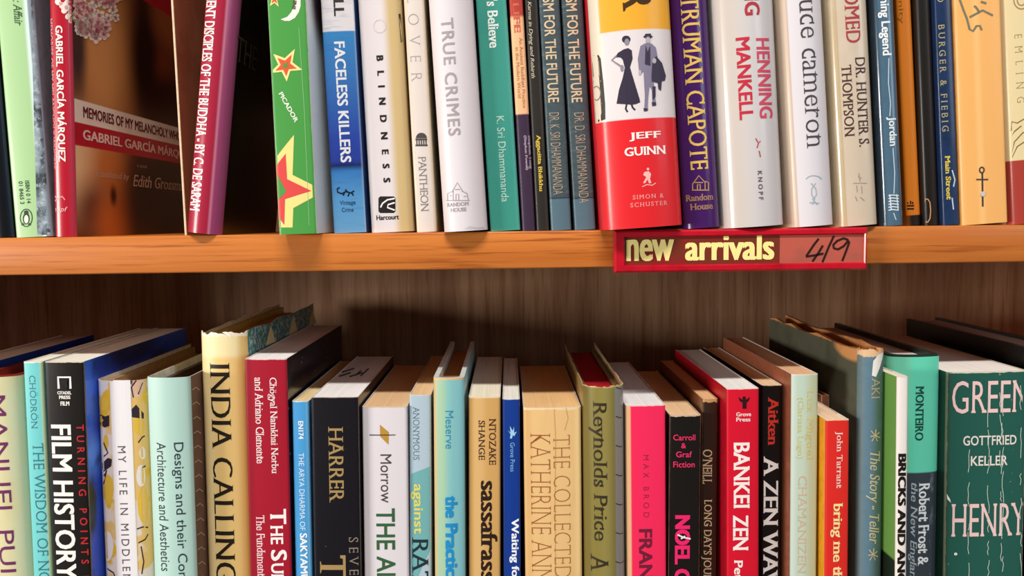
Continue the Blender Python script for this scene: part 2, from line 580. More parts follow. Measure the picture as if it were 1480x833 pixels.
# ------------------------------------------------------------------ bookcase
PLANK = -at(740, 388.5, 0).z
case_root = bpy.data.objects.new('bookcase', None); COL.objects.link(case_root)
case_root.location = (0, 0, ZLOW - .02)
tag(case_root, 'orange-brown wooden bookcase with a dark back panel, holding two rows of books', 'bookcase')
def board(name, x0, x1, y0, y1, z0, z1, r, mat):
    o = bevel_box(name, x0, x1, y0, y1, z0, z1, r, mat)
    for v in o.data.vertices: v.co -= case_root.location
    o.parent = case_root
    return o
wt = wood('orange oak', '#cf7d38', '#bd6a2a', '#964a1c', 'x', .42, 1.0, .15, .9)
shelf_mat = wt.m
bt = wood('dark back board', '#8a6448', '#a88466', '#68422a', 'z', .6, .9)
board('shelf', -.40, .46, 0, .2, -PLANK, 0, .0007, shelf_mat)
board('shelf', -.40, .46, 0, .2, ZLOW - .018, ZLOW, .0011, shelf_mat)
board('shelf', -.40, .46, 0, .2, .30, .318, .0011, shelf_mat)
board('side_panel', -.418, -.40, 0, .206, ZLOW - .02, .318, .0011, shelf_mat)
board('side_panel', .46, .478, 0, .206, ZLOW - .02, .318, .0011, shelf_mat)
board('back_panel', -.40, .46, .2005, .206, ZLOW - .018, .318, .0004, bt.m)

# ------------------------------------------------------------------ label holder on the shelf edge
YS = -.008
pa, pb = at(888, 331, YS), at(1254, 325.5, YS)
pc, pd_ = at(888, 396, YS), at(1254, 388.5, YS)
sx0, sx1 = (pa.x + pc.x) / 2, (pb.x + pd_.x) / 2
sz1 = -.0002; sz0 = (pc.z + pd_.z) / 2
ix0, ix1 = at(903.5, 360, YS).x, at(1249.5, 360, YS).x
iz1, iz0 = sz1 - .0032, sz0 + .0034
hold = bpy.data.objects.new('label_holder', None); COL.objects.link(hold)
hold.location = ((sx0 + sx1) / 2, YS, sz0)
tag(hold, 'glossy red label holder reading new arrivals, fixed to the front edge of the shelf', 'sign')
def hchild(name, me, label=None, parent=None):
    for v in me.vertices: v.co -= hold.location
    return link(name, me, parent or hold, label)
bm = bmesh.new()
def rect(x0, x1, z0, z1, y): return [bm.verts.new(p) for p in ((x0, y, z0), (x1, y, z0), (x1, y, z1), (x0, y, z1))]
e = .0009
loops = [rect(sx0, sx1, sz0, sz1, -.0004), rect(sx0, sx1, sz0, sz1, YS + e), rect(sx0 + e, sx1 - e, sz0 + e, sz1 - e, YS),
         rect(ix0 - .0006, ix1 + .0006, iz0 - .0006, iz1 + .0006, YS), rect(ix0, ix1, iz0, iz1, YS + .0006), rect(ix0, ix1, iz0, iz1, YS + .0017)]
for a, b in zip(loops, loops[1:]):
    for i in range(4):
        j = (i + 1) % 4
        bm.faces.new([a[i], a[j], b[j], b[i]])
bm.faces.new(loops[0][::-1]); bm.faces.new(loops[-1])
bmesh.ops.recalc_face_normals(bm, faces=bm.faces)
redp = NT('red plastic', .22, .5, .5)
redp.base(redp.mix(redp.step(redp.noise(90, (1, 1, 1), 4), .45, .75), lin('#c01128'), lin('#a80a1e')))
hchild('frame', finish(bm, [redp.m]), 'glossy red plastic frame')
yc = YS + .0013
def slab(name, x0, x1, z0, z1, y, th, mat, label=None):
    b_ = bmesh.new(); box_bm(b_, x0, x1, y, y + th, z0, z1)
    bmesh.ops.recalc_face_normals(b_, faces=b_.faces)
    return hchild(name, finish(b_, [mat]), label)
ct = NT('mottled brown card', .35, .5, .4)
ct.base(ct.mix(ct.step(ct.noise(70, (1, 1, 1.6), 4, .6), .40, .66), lin('#74301f'), lin('#8e1d22')))
xd = at(1127, 360, yc).x
card = slab('card_insert', ix0, xd, iz0, iz1, yc, .0003, ct.m, 'mottled brown and red card')
st_ = NT('salmon card', .35, .5, .4)
st_.base(st_.mix(st_.step(st_.noise(60, (1, 1, 1.6), 3), .4, .7), lin('#bd5b4c'), lin('#a9594a')))
date_card = slab('date_card', xd, ix1, iz0, iz1, yc, .0003, st_.m, 'salmon card')
def sign_text(txt, x0, y0, x1, y1, col, style, name, label):
    """letters between two pixel corners on the card"""
    b_ = text_bm(txt, style, 0)
    A = at(x0, (y0 + y1) / 2, yc); B = at(x1, (y0 + y1) / 2 - (x1 - x0) * .0132, yc)
    hh = (y1 - y0) * (at(x0, 400, yc).z - at(x0, 401, yc).z)
    xs = [v.co.x for v in b_.verts]; ys = [v.co.y for v in b_.verts]
    for v in b_.verts:
        fx = (v.co.x - min(xs)) / (max(xs) - min(xs)) * (B.x - A.x); fy = (v.co.y - min(ys)) / (max(ys) - min(ys)) - .5
        v.co = (A.x + fx, yc - .0002 - v.co.z * 1e-5, A.z + fy * hh)
    return hchild(name, finish(b_, [ink(col, .4)]), label, card)
sign_text('new', 905, 346.5, 974, 378, '#fdeb98', 'SC', 'lettering', 'yellow cut-out letters reading new')
sign_text('arrivals', 990, 339, 1119, 377, '#fdeb98', 'SC', 'lettering', 'yellow cut-out letters reading arrivals')
b_ = bmesh.new()
for stk in ([(1183, 345), (1176, 354), (1166, 369), (1165, 371), (1178, 369), (1190, 366.5)], [(1189, 355), (1183, 365), (1174, 378)],
            [(1205, 341), (1198, 356), (1188.5, 379)],
            [(1226, 347), (1219, 344.5), (1210, 348), (1204, 354), (1205, 359), (1211, 360.5), (1219, 356), (1226, 347.5), (1227, 351), (1223, 362), (1217, 377.5)]):
    pts = []
    for i in range(len(stk) - 1):                     # smooth the pen line a little
        p_, q_ = stk[i], stk[i + 1]
        pts += [p_, ((p_[0] + q_[0]) / 2, (p_[1] + q_[1]) / 2)]
    pts.append(stk[-1])
    for q in ribbon(pts, 3.0):
        b_.faces.new([b_.verts.new(Vector(at(x, y, yc)) + Vector((0, -.0002, 0))) for x, y in q])
hchild('handwritten_number', finish(b_, [ink('#2a1210', .5)]), 'dark marker writing reading 4/9', date_card)

# ================================================================== UPPER SHELF
b = U('hc', 'black spine standing at the far left end of the upper shelf', .002, (-24, 10.5), (-14, 21), 341, height=.215, bulge=.0015, lean=-.034)
b.build(paint(b, 'S', '#0d0f16', [('vband', 170, 4, 12, '#26364e', 6, .6)], .3, .4), '#0a0a10', '#0a0a10', edge='#5a5a60')  # bluish band: edge highlight painted into the dark spine

b = U('pb', 'pale green paperback with a small oval bird emblem near the foot of its spine', .0015, (11, 70), (23, 74), 341, height=.198, bulge=.0008, r=.0016, lean=-.030)
b.build(paint(b, 'S', '#a9cf97', [('vband', 170, 48, 54, '#dceef0', 3), ('vband', 170, 53, 90, '#8b99a3', 1),
        ], .4, .2), '#a9cf97', '#7a8790')
gp = paint(b, 'S', '#93a2ad', [('noise', 160, (1, 1, .6), .45, .62, '#2c323b', .9), ('noise', 420, (1, 1, 1), .5, .7, '#c9d6de', .6), ('vband', 170, 68, 90, '#20242c', 8, .8)])
b.poly([[(46, 0), (71, 0), (73.5, 339), (54, 340)]], gp, 'printed_photo', label='grey printed photograph of trees')
b.t(': Affair', (26, 0), (26, 37), 12, '#3f5f3c', 'RI')
b.t('ISBN 0 14', (40.5, 261), (40.5, 294), 6, '#33503a', 'SM', 'printed_number')
b.t('01 8465 3', (31, 262), (31, 295), 6, '#33503a', 'SM', 'printed_number')
b.poly(ribbon(ring(38, 315, 8.6, 12.6), 1.3) + [ell(38, 316, 5, 8.5), ell(38, 307.5, 3.4, 3.4), [(33, 322), (30.5, 326), (36, 325)], [(43, 322), (45.5, 326), (40, 325)]], '#26382c', 'publisher_emblem')
b.poly([ell(38.3, 317, 3.2, 6)], '#dfeed2', 'publisher_emblem', lift=.0002)

b = U('hc', 'red book with a flower bouquet and photograph on its visible front cover', .002, (70, 102), (78, 110.5), 341, height=.195, depth=.146, bulge=.0012, r=.0016)
art = paint(b, 'R', '#5a2412', [
    ('ell', 152, 80, 44, 120, '#dd9e60', .7), ('ell', 111, 60, 13, 80, '#4a3638', .6), ('ell', 214, 85, 24, 95, '#1a0908', .55),
    ('ell', 243, 25, 22, 50, '#96502a', .6), ('ell', 238, 105, 12, 34, '#7a3418', .7), ('ell', 250, 155, 34, 40, '#2a0d07', .5),
    ('ell', 118, 240, 46, 70, '#f6d2a0', .6), ('ell', 160, 245, 26, 55, '#cf7d3c', .7), ('ell', 138, 305, 26, 40, '#7a4a36', .8),
    ('ell', 166, 325, 22, 45, '#d0702c', .8), ('ell', 164, 283, 4.5, 13, '#4a1c0c', .7), ('ell', 240, 290, 52, 75, '#220906', .5),
    ('hband', 108, 142.5, 176, '#f6ece0', 1), ('hband', 108, 176, 209.5, '#c01c34', 1), ('hband', 108, -200, -60, '#b01528', 1)], .3, .3)
b.build(paint(b, 'S', '#b3182c', [('vband', 170, 103, 125, '#d0587a', 8, .55)], .3, .3), '#b3182c', art, edge='#b02030')
b.t('GABRIEL GARCÍA MÁRQUEZ', (85.5, 37), (90, 234), 14.5, '#f6e8e2', 'SB', 'author_lettering')
b.t('MEMORIES OF MY MELANCHOLY WHORES', (74.5, 27), (77.5, 245), 5, '#d98a90', 'SM')
b.lines([[(79, 283), (83, 287), (90, 284), (94, 289)], [(84, 288), (79, 291)]], 1.4, '#e7a4a8', 'publisher_emblem')
b.t('nopf', (79, 304), (98, 303), 9, '#f0b9bb', 'SI', 'publisher_lettering')
b.t('MEMORIES OF MY MELANCHOLY WHOR', (120, 165), (264.5, 196), 16, '#6b1f24', 'SB', face='R')
b.t('GABRIEL GARCÍA MÁRQU', (119.5, 193), (264.5, 224), 21, '#f1d6cf', 'SB', 'author_lettering', face='R')
b.t('a novel', (198, 239), (212, 241), 5, '#c9a79a', 'RL', face='R')
b.t('Translated by', (137, 251), (187, 258), 13, '#c4a58f', 'RI', 'translator_lettering', face='R')
b.t('Edith Grossma', (192, 258), (264, 271), 17, '#c4a58f', 'RI', 'translator_lettering', face='R')
rng = random.Random(5)
pet = {'#f8efe6': [], '#eec8c6': [], '#c06a78': [], '#a8b27c': []}
fl = []
while len(fl) < 52:
    x, y = rng.uniform(84, 172), rng.uniform(-6, 60)
    if ((x - 132) / 42) ** 2 + ((y + 8) / 64) ** 2 < 1 and x > 110 + (y - 30) * .25 and x > 106: fl.append((x, y))
for i, (x, y) in enumerate(fl):
    r_ = rng.uniform(5.5, 8)
    col = ['#f8efe6', '#eec8c6', '#f8efe6', '#f8efe6'][i % 4] if i % 9 else '#a8b27c'
    for k in range(5):
        a_ = k * 72 + rng.uniform(0, 40)
        pet[col].append(ell(x + r_ * .6 * math.cos(math.radians(a_)), y + r_ * .6 * math.sin(math.radians(a_)), r_ * .62, r_ * .5, 10, rot=a_))
    pet['#c06a78'].append(ell(x, y, r_ * .32, r_ * .32, 8))
for k_, c_ in enumerate(('#a8b27c', '#f8efe6', '#eec8c6', '#c06a78')):
    b.poly(pet[c_], c_, 'printed_flowers', 'R', .0001 + .00006 * k_)
b.poly([ell(x, y, 5, 4.4, 9, rot=x * 7) for x, y in ((84, 3), (90, 8), (97, 4), (93, 15), (100, 12), (103, 20), (99, 24), (104, 30))], '#eedfd2', 'printed_flowers')
b.poly([ell(x, y, 2.6, 2.6, 9) for x, y in ((88, 5), (96, 11), (102, 17), (101, 4))], '#d49aa4', 'printed_flowers', lift=.0002)

b = U('hc', 'thin tan booklet with cream edges, standing behind the slanting crimson book', .014, (256.5, 261.5), (266, 270.5), 336, height=.19, depth=.12, bulge=0, r=.0003, lean=-.018)
b.pgrec = .003
b.build('#ecd3b0', '#caa27c', paint(b, 'R', '#a8714e', [('noise', 40, (1, 1, 1), .4, .7, '#8c5638', .7)], .6, 0), edge='#e8d2b2')

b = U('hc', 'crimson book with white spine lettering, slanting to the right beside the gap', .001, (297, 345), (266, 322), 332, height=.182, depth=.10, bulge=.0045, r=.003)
b.build(paint(b, 'S', '#a8243f', [('vband', 165, 317, 372, '#a8487c', 4, .9), ('vband', 165, 314, 317, '#d98aa8', 2, .9)], .32, .35), '#8a1c30', plain('#1c0608', .3, .3), edge='#20090a')  # mauve band and pale line: window reflection painted into the crimson
b.t('NENT DISCIPLES OF THE BUDDHA - BY C. DE SARAM', (307, -10), (280, 305), 14, '#f7ece6', 'RB')
b.t('THE', (342, 72), (371, 84), 36, '#5c4444', 'RL', face='R')

b = U('pb', 'green paperback with yellow and red stars, standing out past the shelf edge', -.012, (386, 442), (401.5, 459.5), 331, height=.198, bulge=.0005)
rc = paint(b, 'R', '#e0eaec', [('ell', 462, 0, 12, 60, '#54404c', .5)], .4, .2)
b.build(paint(b, 'S', '#4b9a48', [('edges', .0003, '#b9d8b0')], .4, .2), '#3f8a40', rc)
s1 = c4(370, 0, [(100, 312), (225, 283), (270, 405), (178, 472), (82, 425)])
b.poly([star(s1)], '#f3e293', 'printed_star')
b.poly([star(s1, .42, .66)], '#dd5a3a', 'printed_star', lift=.00018)
b.poly([star(s1, .42, .24)], '#5f8f3e', 'printed_star', lift=.00024)
b.poly([star([(388, -8), (398, -14), (405, -6), (403, 10), (390, 9)])], '#f3e293', 'printed_star')
b.poly([star([(388, -8), (398, -14), (405, -6), (403, 10), (390, 9)], .42, .62)], '#dd5a3a', 'printed_star', lift=.00018)
b.poly([c4(370, 0, [(143, 112), (165, 121), (195, 121), (225, 104), (247, 72), (258, 35), (258, -10), (226, -10), (221, 30), (205, 70), (180, 98)])], '#f0ece0', 'printed_moon')
b.t('INI', (426.5, 1), (424.5, 13), 5, '#5a4a40', 'SB', 'author_lettering', snap=False, lift=.0003)
b.t('PICADOR', (405.5, 134), (429, 176), 6.5, '#e6f0dc', 'SB', 'publisher_lettering', snap=False)
b.poly([[(425, 195), (423, 253), (457.5, 270), (458, 283), (424, 301), (423, 329), (403, 329), (398.5, 229)]], '#f1dd8a', 'printed_star')
b.poly([[(413, 222), (415, 259), (450, 276), (412, 288), (411, 325), (403.5, 315), (399.5, 240)]], '#dc4a48', 'printed_star', lift=.00018)
b.poly([[(400.5, 252), (414, 277), (402.5, 289)]], '#4b9a48', 'printed_star', lift=.00024)
b.lines([[(432, 40), (440, 160), (447, 326)]], .9, '#86bf80', 'spine_crease')

b = U('pb', 'blue and white paperback with white capitals, right of the green starred book', .006, (463, 511), (481, 530.5), 333, height=.195)
b.build(paint(b, 'S', '#f1ecee', [('ramp', 490, [(45, '#3f8fce'), (110, '#3f7cc4'), (200, '#2f4bb0'), (233, '#2c43a4'), (240, '#1d2660'), (248, '#3f86cc'), (290, '#62a8e0'), (333, '#6fb2e4')]),
        ('hband', 490, -400, 45, '#f1ecee', 1), ('noise', 300, (.3, 1, 2.5), .5, .75, '#2a5fb0', .25), ('vband', 166, 519.5, 540, '#dfe6f0', 2, .7)], .35, .3), '#e8e8ee', '#3a68b0')
b.t('ELL', (489, -13), (490, 23), 15, '#3a3638', 'SB', 'author_lettering')
b.t('FACELESS KILLERS', (490.5, 60), (500, 235), 15.5, '#f4f7fb', 'SB')
b.lines([[(491, 271), (487.5, 273), (488, 278), (494, 280), (500, 277), (507, 279), (512, 276)], [(498, 278), (496, 283)], [(505, 279), (503, 284)], [(502, 277), (499, 274)], [(508, 278), (511, 283)]], 2.2, '#13233c', 'publisher_emblem')
b.t('Vintage', (491, 294), (514, 293.5), 8, '#2b5a8e', 'SM', 'publisher_lettering')
b.t('Crime', (494, 303.5), (511, 303), 6.5, '#2b5a8e', 'SM', 'publisher_lettering')

b = U('pb', 'white book with widely spaced black letters and a tan right side', .004, (516, 580), (535, 599), 332.5, height=.203, bulge=.0012, r=.003)
b.build(paint(b, 'S', '#ded6d8', [('vband', 166, 565.5, 620, '#cdb27e', 7), ('vband', 166, 587, 600, '#b89a62', 6, .6)], .42, .2), '#e5dede', '#c4a878')
b.t('GO', (546.5, -22), (548, 48), 19, '#d8d0d0', 'RT', 'author_lettering', track=2)
b.t('BLINDNESS', (549.5, 80), (558.5, 264), 10, '#231d20', 'SX', track=2)
b.poly([[(549.5, 284), (569, 284), (571.5, 286.5), (571.5, 305.5), (569, 308), (549.5, 308), (547, 305.5), (547, 286.5)]], '#1c181a', 'publisher_emblem')
b.lines([[(570.5, 287), (560, 289), (553, 294), (550, 300)], [(570.5, 293), (561, 296), (560, 300), (570.5, 304)]], 2.2, '#efe7e8', 'publisher_emblem', lift=.00018)
b.t('Harcourt', (544, 314.5), (576.5, 314), 7, '#1c181a', 'SB', 'publisher_lettering')
b.poly([[(576, 20), (579, 20), (582.5, 60), (579.5, 62)]], '#3a2d20', 'printed_mark')

b = U('hc', 'thin cream spine with faint grey capitals and a domed emblem', .004, (583, 613), (601, 632), 332, height=.207, bulge=.0008, r=.001)
b.build(paint(b, 'S', '#dbd1ca', [('vband', 166, 592, 597, '#d8c3a6', 2, .7), ('vband', 166, 619, 640, '#cdb890', 2, .6)], .4, .2), '#e0d5c8', '#d8cba8', edge='#d8c8a8')
b.t('LOVER', (596, -6), (602, 118), 15, '#a49c9c', 'RT', track=2)
b.poly([ell(609, 200, 8, 8, 12, 180, 360), [(600.5, 200.5), (617.5, 200.5), (617.5, 203), (600.5, 203)]] + [[(601.5 + k * 3.3, 203), (603.3 + k * 3.3, 203), (603.6 + k * 3.3, 209), (601.8 + k * 3.3, 209)] for k in range(5)] + [[(600.5, 209), (618, 209), (618, 211.5), (600.5, 211.5)]], '#4a4446', 'publisher_emblem')
b.t('PANTHEON', (610, 226), (614, 306), 11, '#7d7679', 'RL', 'publisher_lettering', track=2)

b = U('dj', 'white dust-jacketed book with grey capitals and a small house emblem above the lower edge', -.003, (619.5, 683), (640, 706), 331, height=.212, bulge=.0045, r=.002)
b.build(paint(b, 'S', '#dcd6dc', [('vband', 166, 610, 640, '#d8cac6', 12, .7)], .45, .1), '#e6dfdf', '#dfe0ea', board='#6a5a50')  # beige left side: warm bounce light painted into the white
b.t('TRUE CRIMES', (646, 26), (656.5, 196), 18, '#a39a9e', 'SM', track=1)
b.lines([[(647, 290), (647, 280), (655, 276), (655, 290)], [(653, 278), (661, 264), (669, 277)], [(667, 276), (675, 280), (677, 290)], [(645, 290), (679, 290)], [(659, 290), (659, 281), (663, 281), (663, 290)], [(650, 283), (653, 283)], [(670, 284), (674, 284)], [(657, 274), (665, 274)]], 1.3, '#a39a9e', 'publisher_emblem')
b.t('RANDOM', (646, 296), (677.5, 295), 5.5, '#9d9498', 'RB', 'publisher_lettering')
b.t('HOUSE', (651, 303.5), (674, 303), 5.5, '#9d9498', 'RB', 'publisher_lettering')
b.poly([[(671, 331), (679, 326.5), (690, 329), (700, 327.5), (706, 330.5)]], '#c9c4cc', 'torn_edge')

b = U('pb', 'teal paperback with pale lettering, right of the white book with the house emblem', .003, (686.5, 733), (708.5, 752.5), 331.5, height=.2)
b.build(paint(b, 'S', '#3f9a8a', [('noise', 60, (1, 1, .4), .45, .7, '#368c82', .6), ('vband', 166, 738, 760, '#5fb2aa', 3, .5)], .4, .2), '#3a8f82', '#3a8f82', edge='#cfe0d8')
b.t("'s Believe", (709, -2), (717, 69), 16, '#e3f1ea', 'RB')
b.t('K. Sri Dhammananda', (722.5, 168), (731, 292), 11, '#b9dccf', 'S', 'author_lettering')

b = U('pb', 'thin peach and dark violet paperback with a red top, right of the teal one', .003, (735, 756.5), (754, 774.5), 331.5, height=.197)
b.build(paint(b, 'S', '#efb98c', [('hband', 745, -300, 24, '#b34236', 3), ('hband', 755, 165, 600, '#3c2b42', 1.5)], .4, .2), '#3a2a40', '#3a2a40', edge='#b8a898')
b.t('LIFE', (746, 3), (747.5, 47), 9, '#c9604e', 'RB')
b.t('An Ancient Buddhist Practice', (752.5, 54), (758, 156), 4.5, '#a5713f', 'RL', 'subtitle_lettering')
b.t('in the Modern World', (747, 68), (751, 142), 4.5, '#a5713f', 'RL', 'subtitle_lettering')
b.t('Stephen Tong', (764.5, 196), (767, 244), 4.5, '#b9a4b8', 'RB', 'author_lettering')
b.t('(Stephen Powell)', (758.5, 196), (761.5, 246), 4.5, '#b9a4b8', 'RB', 'author_lettering')

b = U('pb', 'thin black-brown paperback with a yellow name low on its spine', .003, (757, 778.5), (775, 794), 331.5, height=.199)
b.build(paint(b, 'S', '#2b2824', [('vband', 166, 782, 800, '#3d3a36', 3, .6)], .4, .2), edge='#8a8680')
b.t('Karma in Dying and Rebirth', (763.5, 2), (771, 113), 6.5, '#c9bfa8', 'RI')
b.t('Aggacitta Bhikkhu', (776.5, 195), (782.5, 277), 7.5, '#dcc04a', 'RB', 'author_lettering')

for nm, px, bx, author, lab in (('k', (778.5, 808.5), (795, 827.5), 'DR. K. SRI DHAMMANANDA', 'left one of the two matching slate-grey books with beige capitals'),
                                ('d', (809.5, 841.5), (829, 862.5), 'DR. D. SRI DHAMMANANDA', 'right one of the two matching slate-grey books with beige capitals')):
    k = 0 if nm == 'k' else 1
    b = U('pb', lab, .003 + .001 * k, px, bx, 331.5, height=.203)
    b.build(paint(b, 'S', '#46565c', [('noise', 220, (1, 1, 2.2), .4, .7, '#394950', .7), ('hband', 815 + 33 * k, 286, 800, '#55707e', 1.5), ('noise', 160, (.5, 1, 3), .55, .75, '#6f8a96', .35), ('hband', 815 + 33 * k, 285, 287, '#2c3a40', 1)], .42, .2), edge='#a8b0b0')
    o = 33.5 * k
    b.t('SM FOR THE FUTURE', (791.5 + o, -3), (801 + o, 148), 16, '#d3bd9c', 'SM')
    b.t(author, ((799, 163), (835.5, 163))[k], ((808.5, 281), (845.5, 293))[k], 14, '#c3ab8f', 'SL', 'author_lettering')

b = U('dj', 'thick red, white and yellow book with two standing figures, overhanging the red label holder', -.012, (844, 967), (872, 987.5), 328, height=.235, depth=.15, bulge=.006, r=.004)
b.build(paint(b, 'S', '#e2dadc', [('vband', 100, 800, 872, '#e6dccc', 1.5), ('hband', 930, -700, 42, '#efac34', 1), ('vband', 20, 800, 865.5, '#e2d4c0', 1.5), ('hband', 930, 171, 700, '#e0252c', 1)], .38, .25), '#d8202a', '#d8202a', board='#2a2020', inside='#f0eae4')
b.t('R', (921, -16), (921, 15), 42, '#40280f', 'RX')
b.t('JEFF', (909.5, 198), (955, 196), 12.5, '#fbeeea', 'FB', 'author_lettering')
b.t('GUINN', (902.5, 219), (962, 217.5), 12.5, '#fbeeea', 'FB', 'author_lettering')
o5 = lambda p: c4(740, 0, p)
b.poly([o5([(436, 352), (448, 335), (470, 320), (500, 318), (512, 340), (528, 480), (538, 600), (540, 690), (500, 705), (462, 722), (442, 640)])], '#2a2423', 'printed_car')
b.lines([o5([(462, 365), (500, 352), (506, 440)]), o5([(462, 365), (470, 445), (508, 438)]), o5(ring(487, 540, 24, 40)), o5([(455, 500), (470, 470), (515, 470)]), o5([(465, 610), (520, 600)])], 1.5, '#8d8078', 'printed_car', lift=.0002)
b.poly([o5([(646, 285), (672, 278), (692, 292), (697, 340), (682, 390), (700, 450), (737, 572), (741, 592), (715, 603), (690, 606), (604, 600), (618, 520), (640, 450), (652, 392), (640, 345), (626, 332), (596, 332), (612, 306)])] + [o5(ell(660, 228, 25, 22, 14))] + ribbon(o5([(663, 600), (657, 630), (668, 648)]), 2.6) + ribbon(o5([(690, 600), (697, 622), (712, 637)]), 2.6), '#332c40', 'printed_figure', label='printed standing woman in a long dark dress')
b.poly([o5(ell(664, 243, 14, 20, 12))] + ribbon(o5([(604, 322), (576, 348), (612, 372), (636, 388)]), 2.2) + [o5(ell(636, 395, 10, 20, 10))], '#8f8794', 'printed_figure', lift=.0002)
b.poly([o5([(742, 266), (770, 250), (805, 250), (832, 276), (842, 330), (816, 345), (812, 420), (760, 414), (748, 425), (734, 410), (727, 340)]), o5([(760, 410), (812, 410), (822, 500), (832, 592), (812, 606), (808, 520), (795, 500), (788, 560), (784, 640), (764, 636), (768, 560)])] , '#837d95', 'printed_figure', label='printed standing man in a hat and suit')
b.poly([o5([(834, 325), (868, 366), (890, 440), (884, 466), (866, 470), (862, 525), (846, 515), (842, 480), (808, 472), (806, 440), (812, 345)]), o5([(772, 262), (784, 300), (798, 262), (800, 380), (768, 372)]), o5(ell(786, 212, 27, 9, 14)), o5([(766, 210), (770, 196), (802, 194), (806, 210)]), o5([(760, 625), (786, 628), (784, 642), (762, 644)]), o5([(808, 590), (832, 592), (834, 610), (810, 614)]), o5([(812, 500), (830, 500), (830, 560), (812, 580)])], '#3b3448', 'printed_figure', lift=.0002)
b.poly([o5(ell(786, 231, 13, 19, 12)), o5(ell(740, 420, 8, 16, 10)), o5(ell(822, 352, 12, 16, 10))], '#b9b0b6', 'printed_figure', lift=.00026)
o6 = lambda p: c4(740, 200, p)
b.poly([o6(ell(786, 178, 8, 8, 10)), o6([(765, 195), (790, 190), (804, 205), (798, 235), (806, 258), (792, 262), (784, 238), (768, 262), (758, 258), (776, 225), (758, 212)])] + ribbon(o6([(752, 280), (780, 268), (810, 272), (832, 258)]), 1.2), '#f3b9b4', 'publisher_emblem')
b.t('SIMON &', (914.5, 285), (959.5, 283), 6.5, '#ee8d8c', 'RB', 'publisher_lettering', track=1)
b.t('SCHUSTER', (911, 296), (965, 294), 6.5, '#ee8d8c', 'RB', 'publisher_lettering', track=1)

b = U('dj', 'glossy purple book with gold capitals, right of the thick red and yellow one', -.003, (968, 1023), (988, 1042), 323, height=.222, bulge=.0035, r=.002)
b.build(paint(b, 'S', '#451b63', [('vband', 166, 960, 984, '#4c3a63', 8, .5)], .22, .6), '#33155a', '#33155a', board='#201030')
b.t('TRUMAN CAPOTE', (997, -6), (1011, 245), 27, '#e6bf62', 'R', 'author_lettering')
b.lines([[(1001, 275), (1001, 266), (1010, 254), (1019, 264), (1019, 275)], [(1000, 275), (1025, 275)], [(1019, 262), (1024, 264), (1024, 275)], [(1008, 275), (1008, 267), (1012, 267), (1012, 275)], [(1004, 264), (1016, 264)]], 1.5, '#b9925c', 'publisher_emblem')
b.t('Random', (990.5, 286), (1031, 285), 9.5, '#a98260', 'RB', 'publisher_lettering')
b.t('House', (997, 299), (1030, 298), 9.5, '#a98260', 'RB', 'publisher_lettering')

b = U('dj', 'wide silvery white book with red capitals, above the red label holder', -.004, (1029, 1119), (1044, 1136.5), 323, height=.226, bulge=.006, r=.004)
b.build(paint(b, 'S', '#cfcbcc', [('noise', 40, (1, 1, .3), .5, .8, '#c6c2c6', .5), ('vband', 166, 1030, 1075, '#cbc0b4', 14, .7)], .28, .5), '#cfc8c0', '#d8dde6', board='#903030')  # soft beige left band: warm shading painted on the curved spine
b.t('NG', (1086, -20), (1087.5, 22), 22, '#b3303c', 'SB')
b.t('MANKELL', (1072, 54), (1080.5, 173), 20, '#c2283e', 'SB', 'author_lettering')
b.t('HENNING', (1103, 55), (1107, 171), 19, '#cf4a62', 'SB', 'author_lettering')
b.lines([[(1092, 200), (1096, 207), (1099, 204)], [(1096, 207), (1094, 214)], [(1097, 218), (1099, 227)]], 1.7, '#b54a54', 'publisher_emblem')
b.t('KNOPF', (1098, 247), (1100, 289), 6.5, '#6d5a62', 'SB', 'publisher_lettering', track=1)

b = U('dj', 'white book with thin black lowercase lettering and a small blue-grey star emblem', -.002, (1121, 1190), (1140, 1206.5), 323, height=.216, bulge=.0045, r=.003)
b.build(paint(b, 'S', '#dad6dc', [('vband', 166, 1120, 1145.5, '#cdb59c', 3, .9), ('vband', 166, 1144.5, 1146, '#b59c84', 1, .8)], .4, .2), '#cdb59c', '#dfe3ee', board='#555060')  # tan jacket strip at left, with warm bounce light painted into it
b.t('uce cameron', (1167, -3), (1175.5, 214), 21, '#4a4148', 'RL', 'author_lettering')
b.lines([ell(1176, 262, 12, 8, 10, 200, 340), [(1172, 265), (1179, 273)], [(1179, 265), (1173, 273), (1173, 282), (1178, 288)], [(1179, 273), (1180, 282), (1175, 288)], [(1170, 293), (1184, 294)], [(1177, 287), (1174, 296)], [(1174, 287), (1181, 296)]], 1.5, '#9fb0ba', 'publisher_emblem')

b = U('pb', 'worn cream book with red and dark capitals, above the right end of the label holder', -.001, (1192, 1257), (1212, 1270), 322, height=.21, bulge=.002, r=.0035)
b.build(paint(b, 'S', '#cdbda8', [('vband', 166, 1190, 1216, '#bda883', 3, .8), ('noise', 90, (1, 1, .5), .5, .8, '#d8cdc0', .6), ('vband', 166, 1214.5, 1216.5, '#b59f7c', 1, .7)], .25, .6), '#cdb893', '#e8e0d8')
b.t('OMED', (1231, -14), (1233, 62), 21, '#a83a42', 'R')
b.t('DR. HUNTER S.', (1243.5, 83), (1249, 212), 15, '#4a2f2a', 'R', 'author_lettering')
b.t('THOMPSON', (1222.5, 94), (1229, 198), 15, '#4a2f2a', 'R', 'author_lettering')
b.lines([[(1241, 250), (1243, 263)], [(1233, 265), (1253, 265)], [(1238, 268), (1239, 278)], [(1245, 269), (1246, 280)], [(1236, 284), (1239, 291)], [(1243, 285), (1249, 290)], [(1240, 255), (1245, 258)]], 1.3, '#a3948c', 'publisher_emblem')

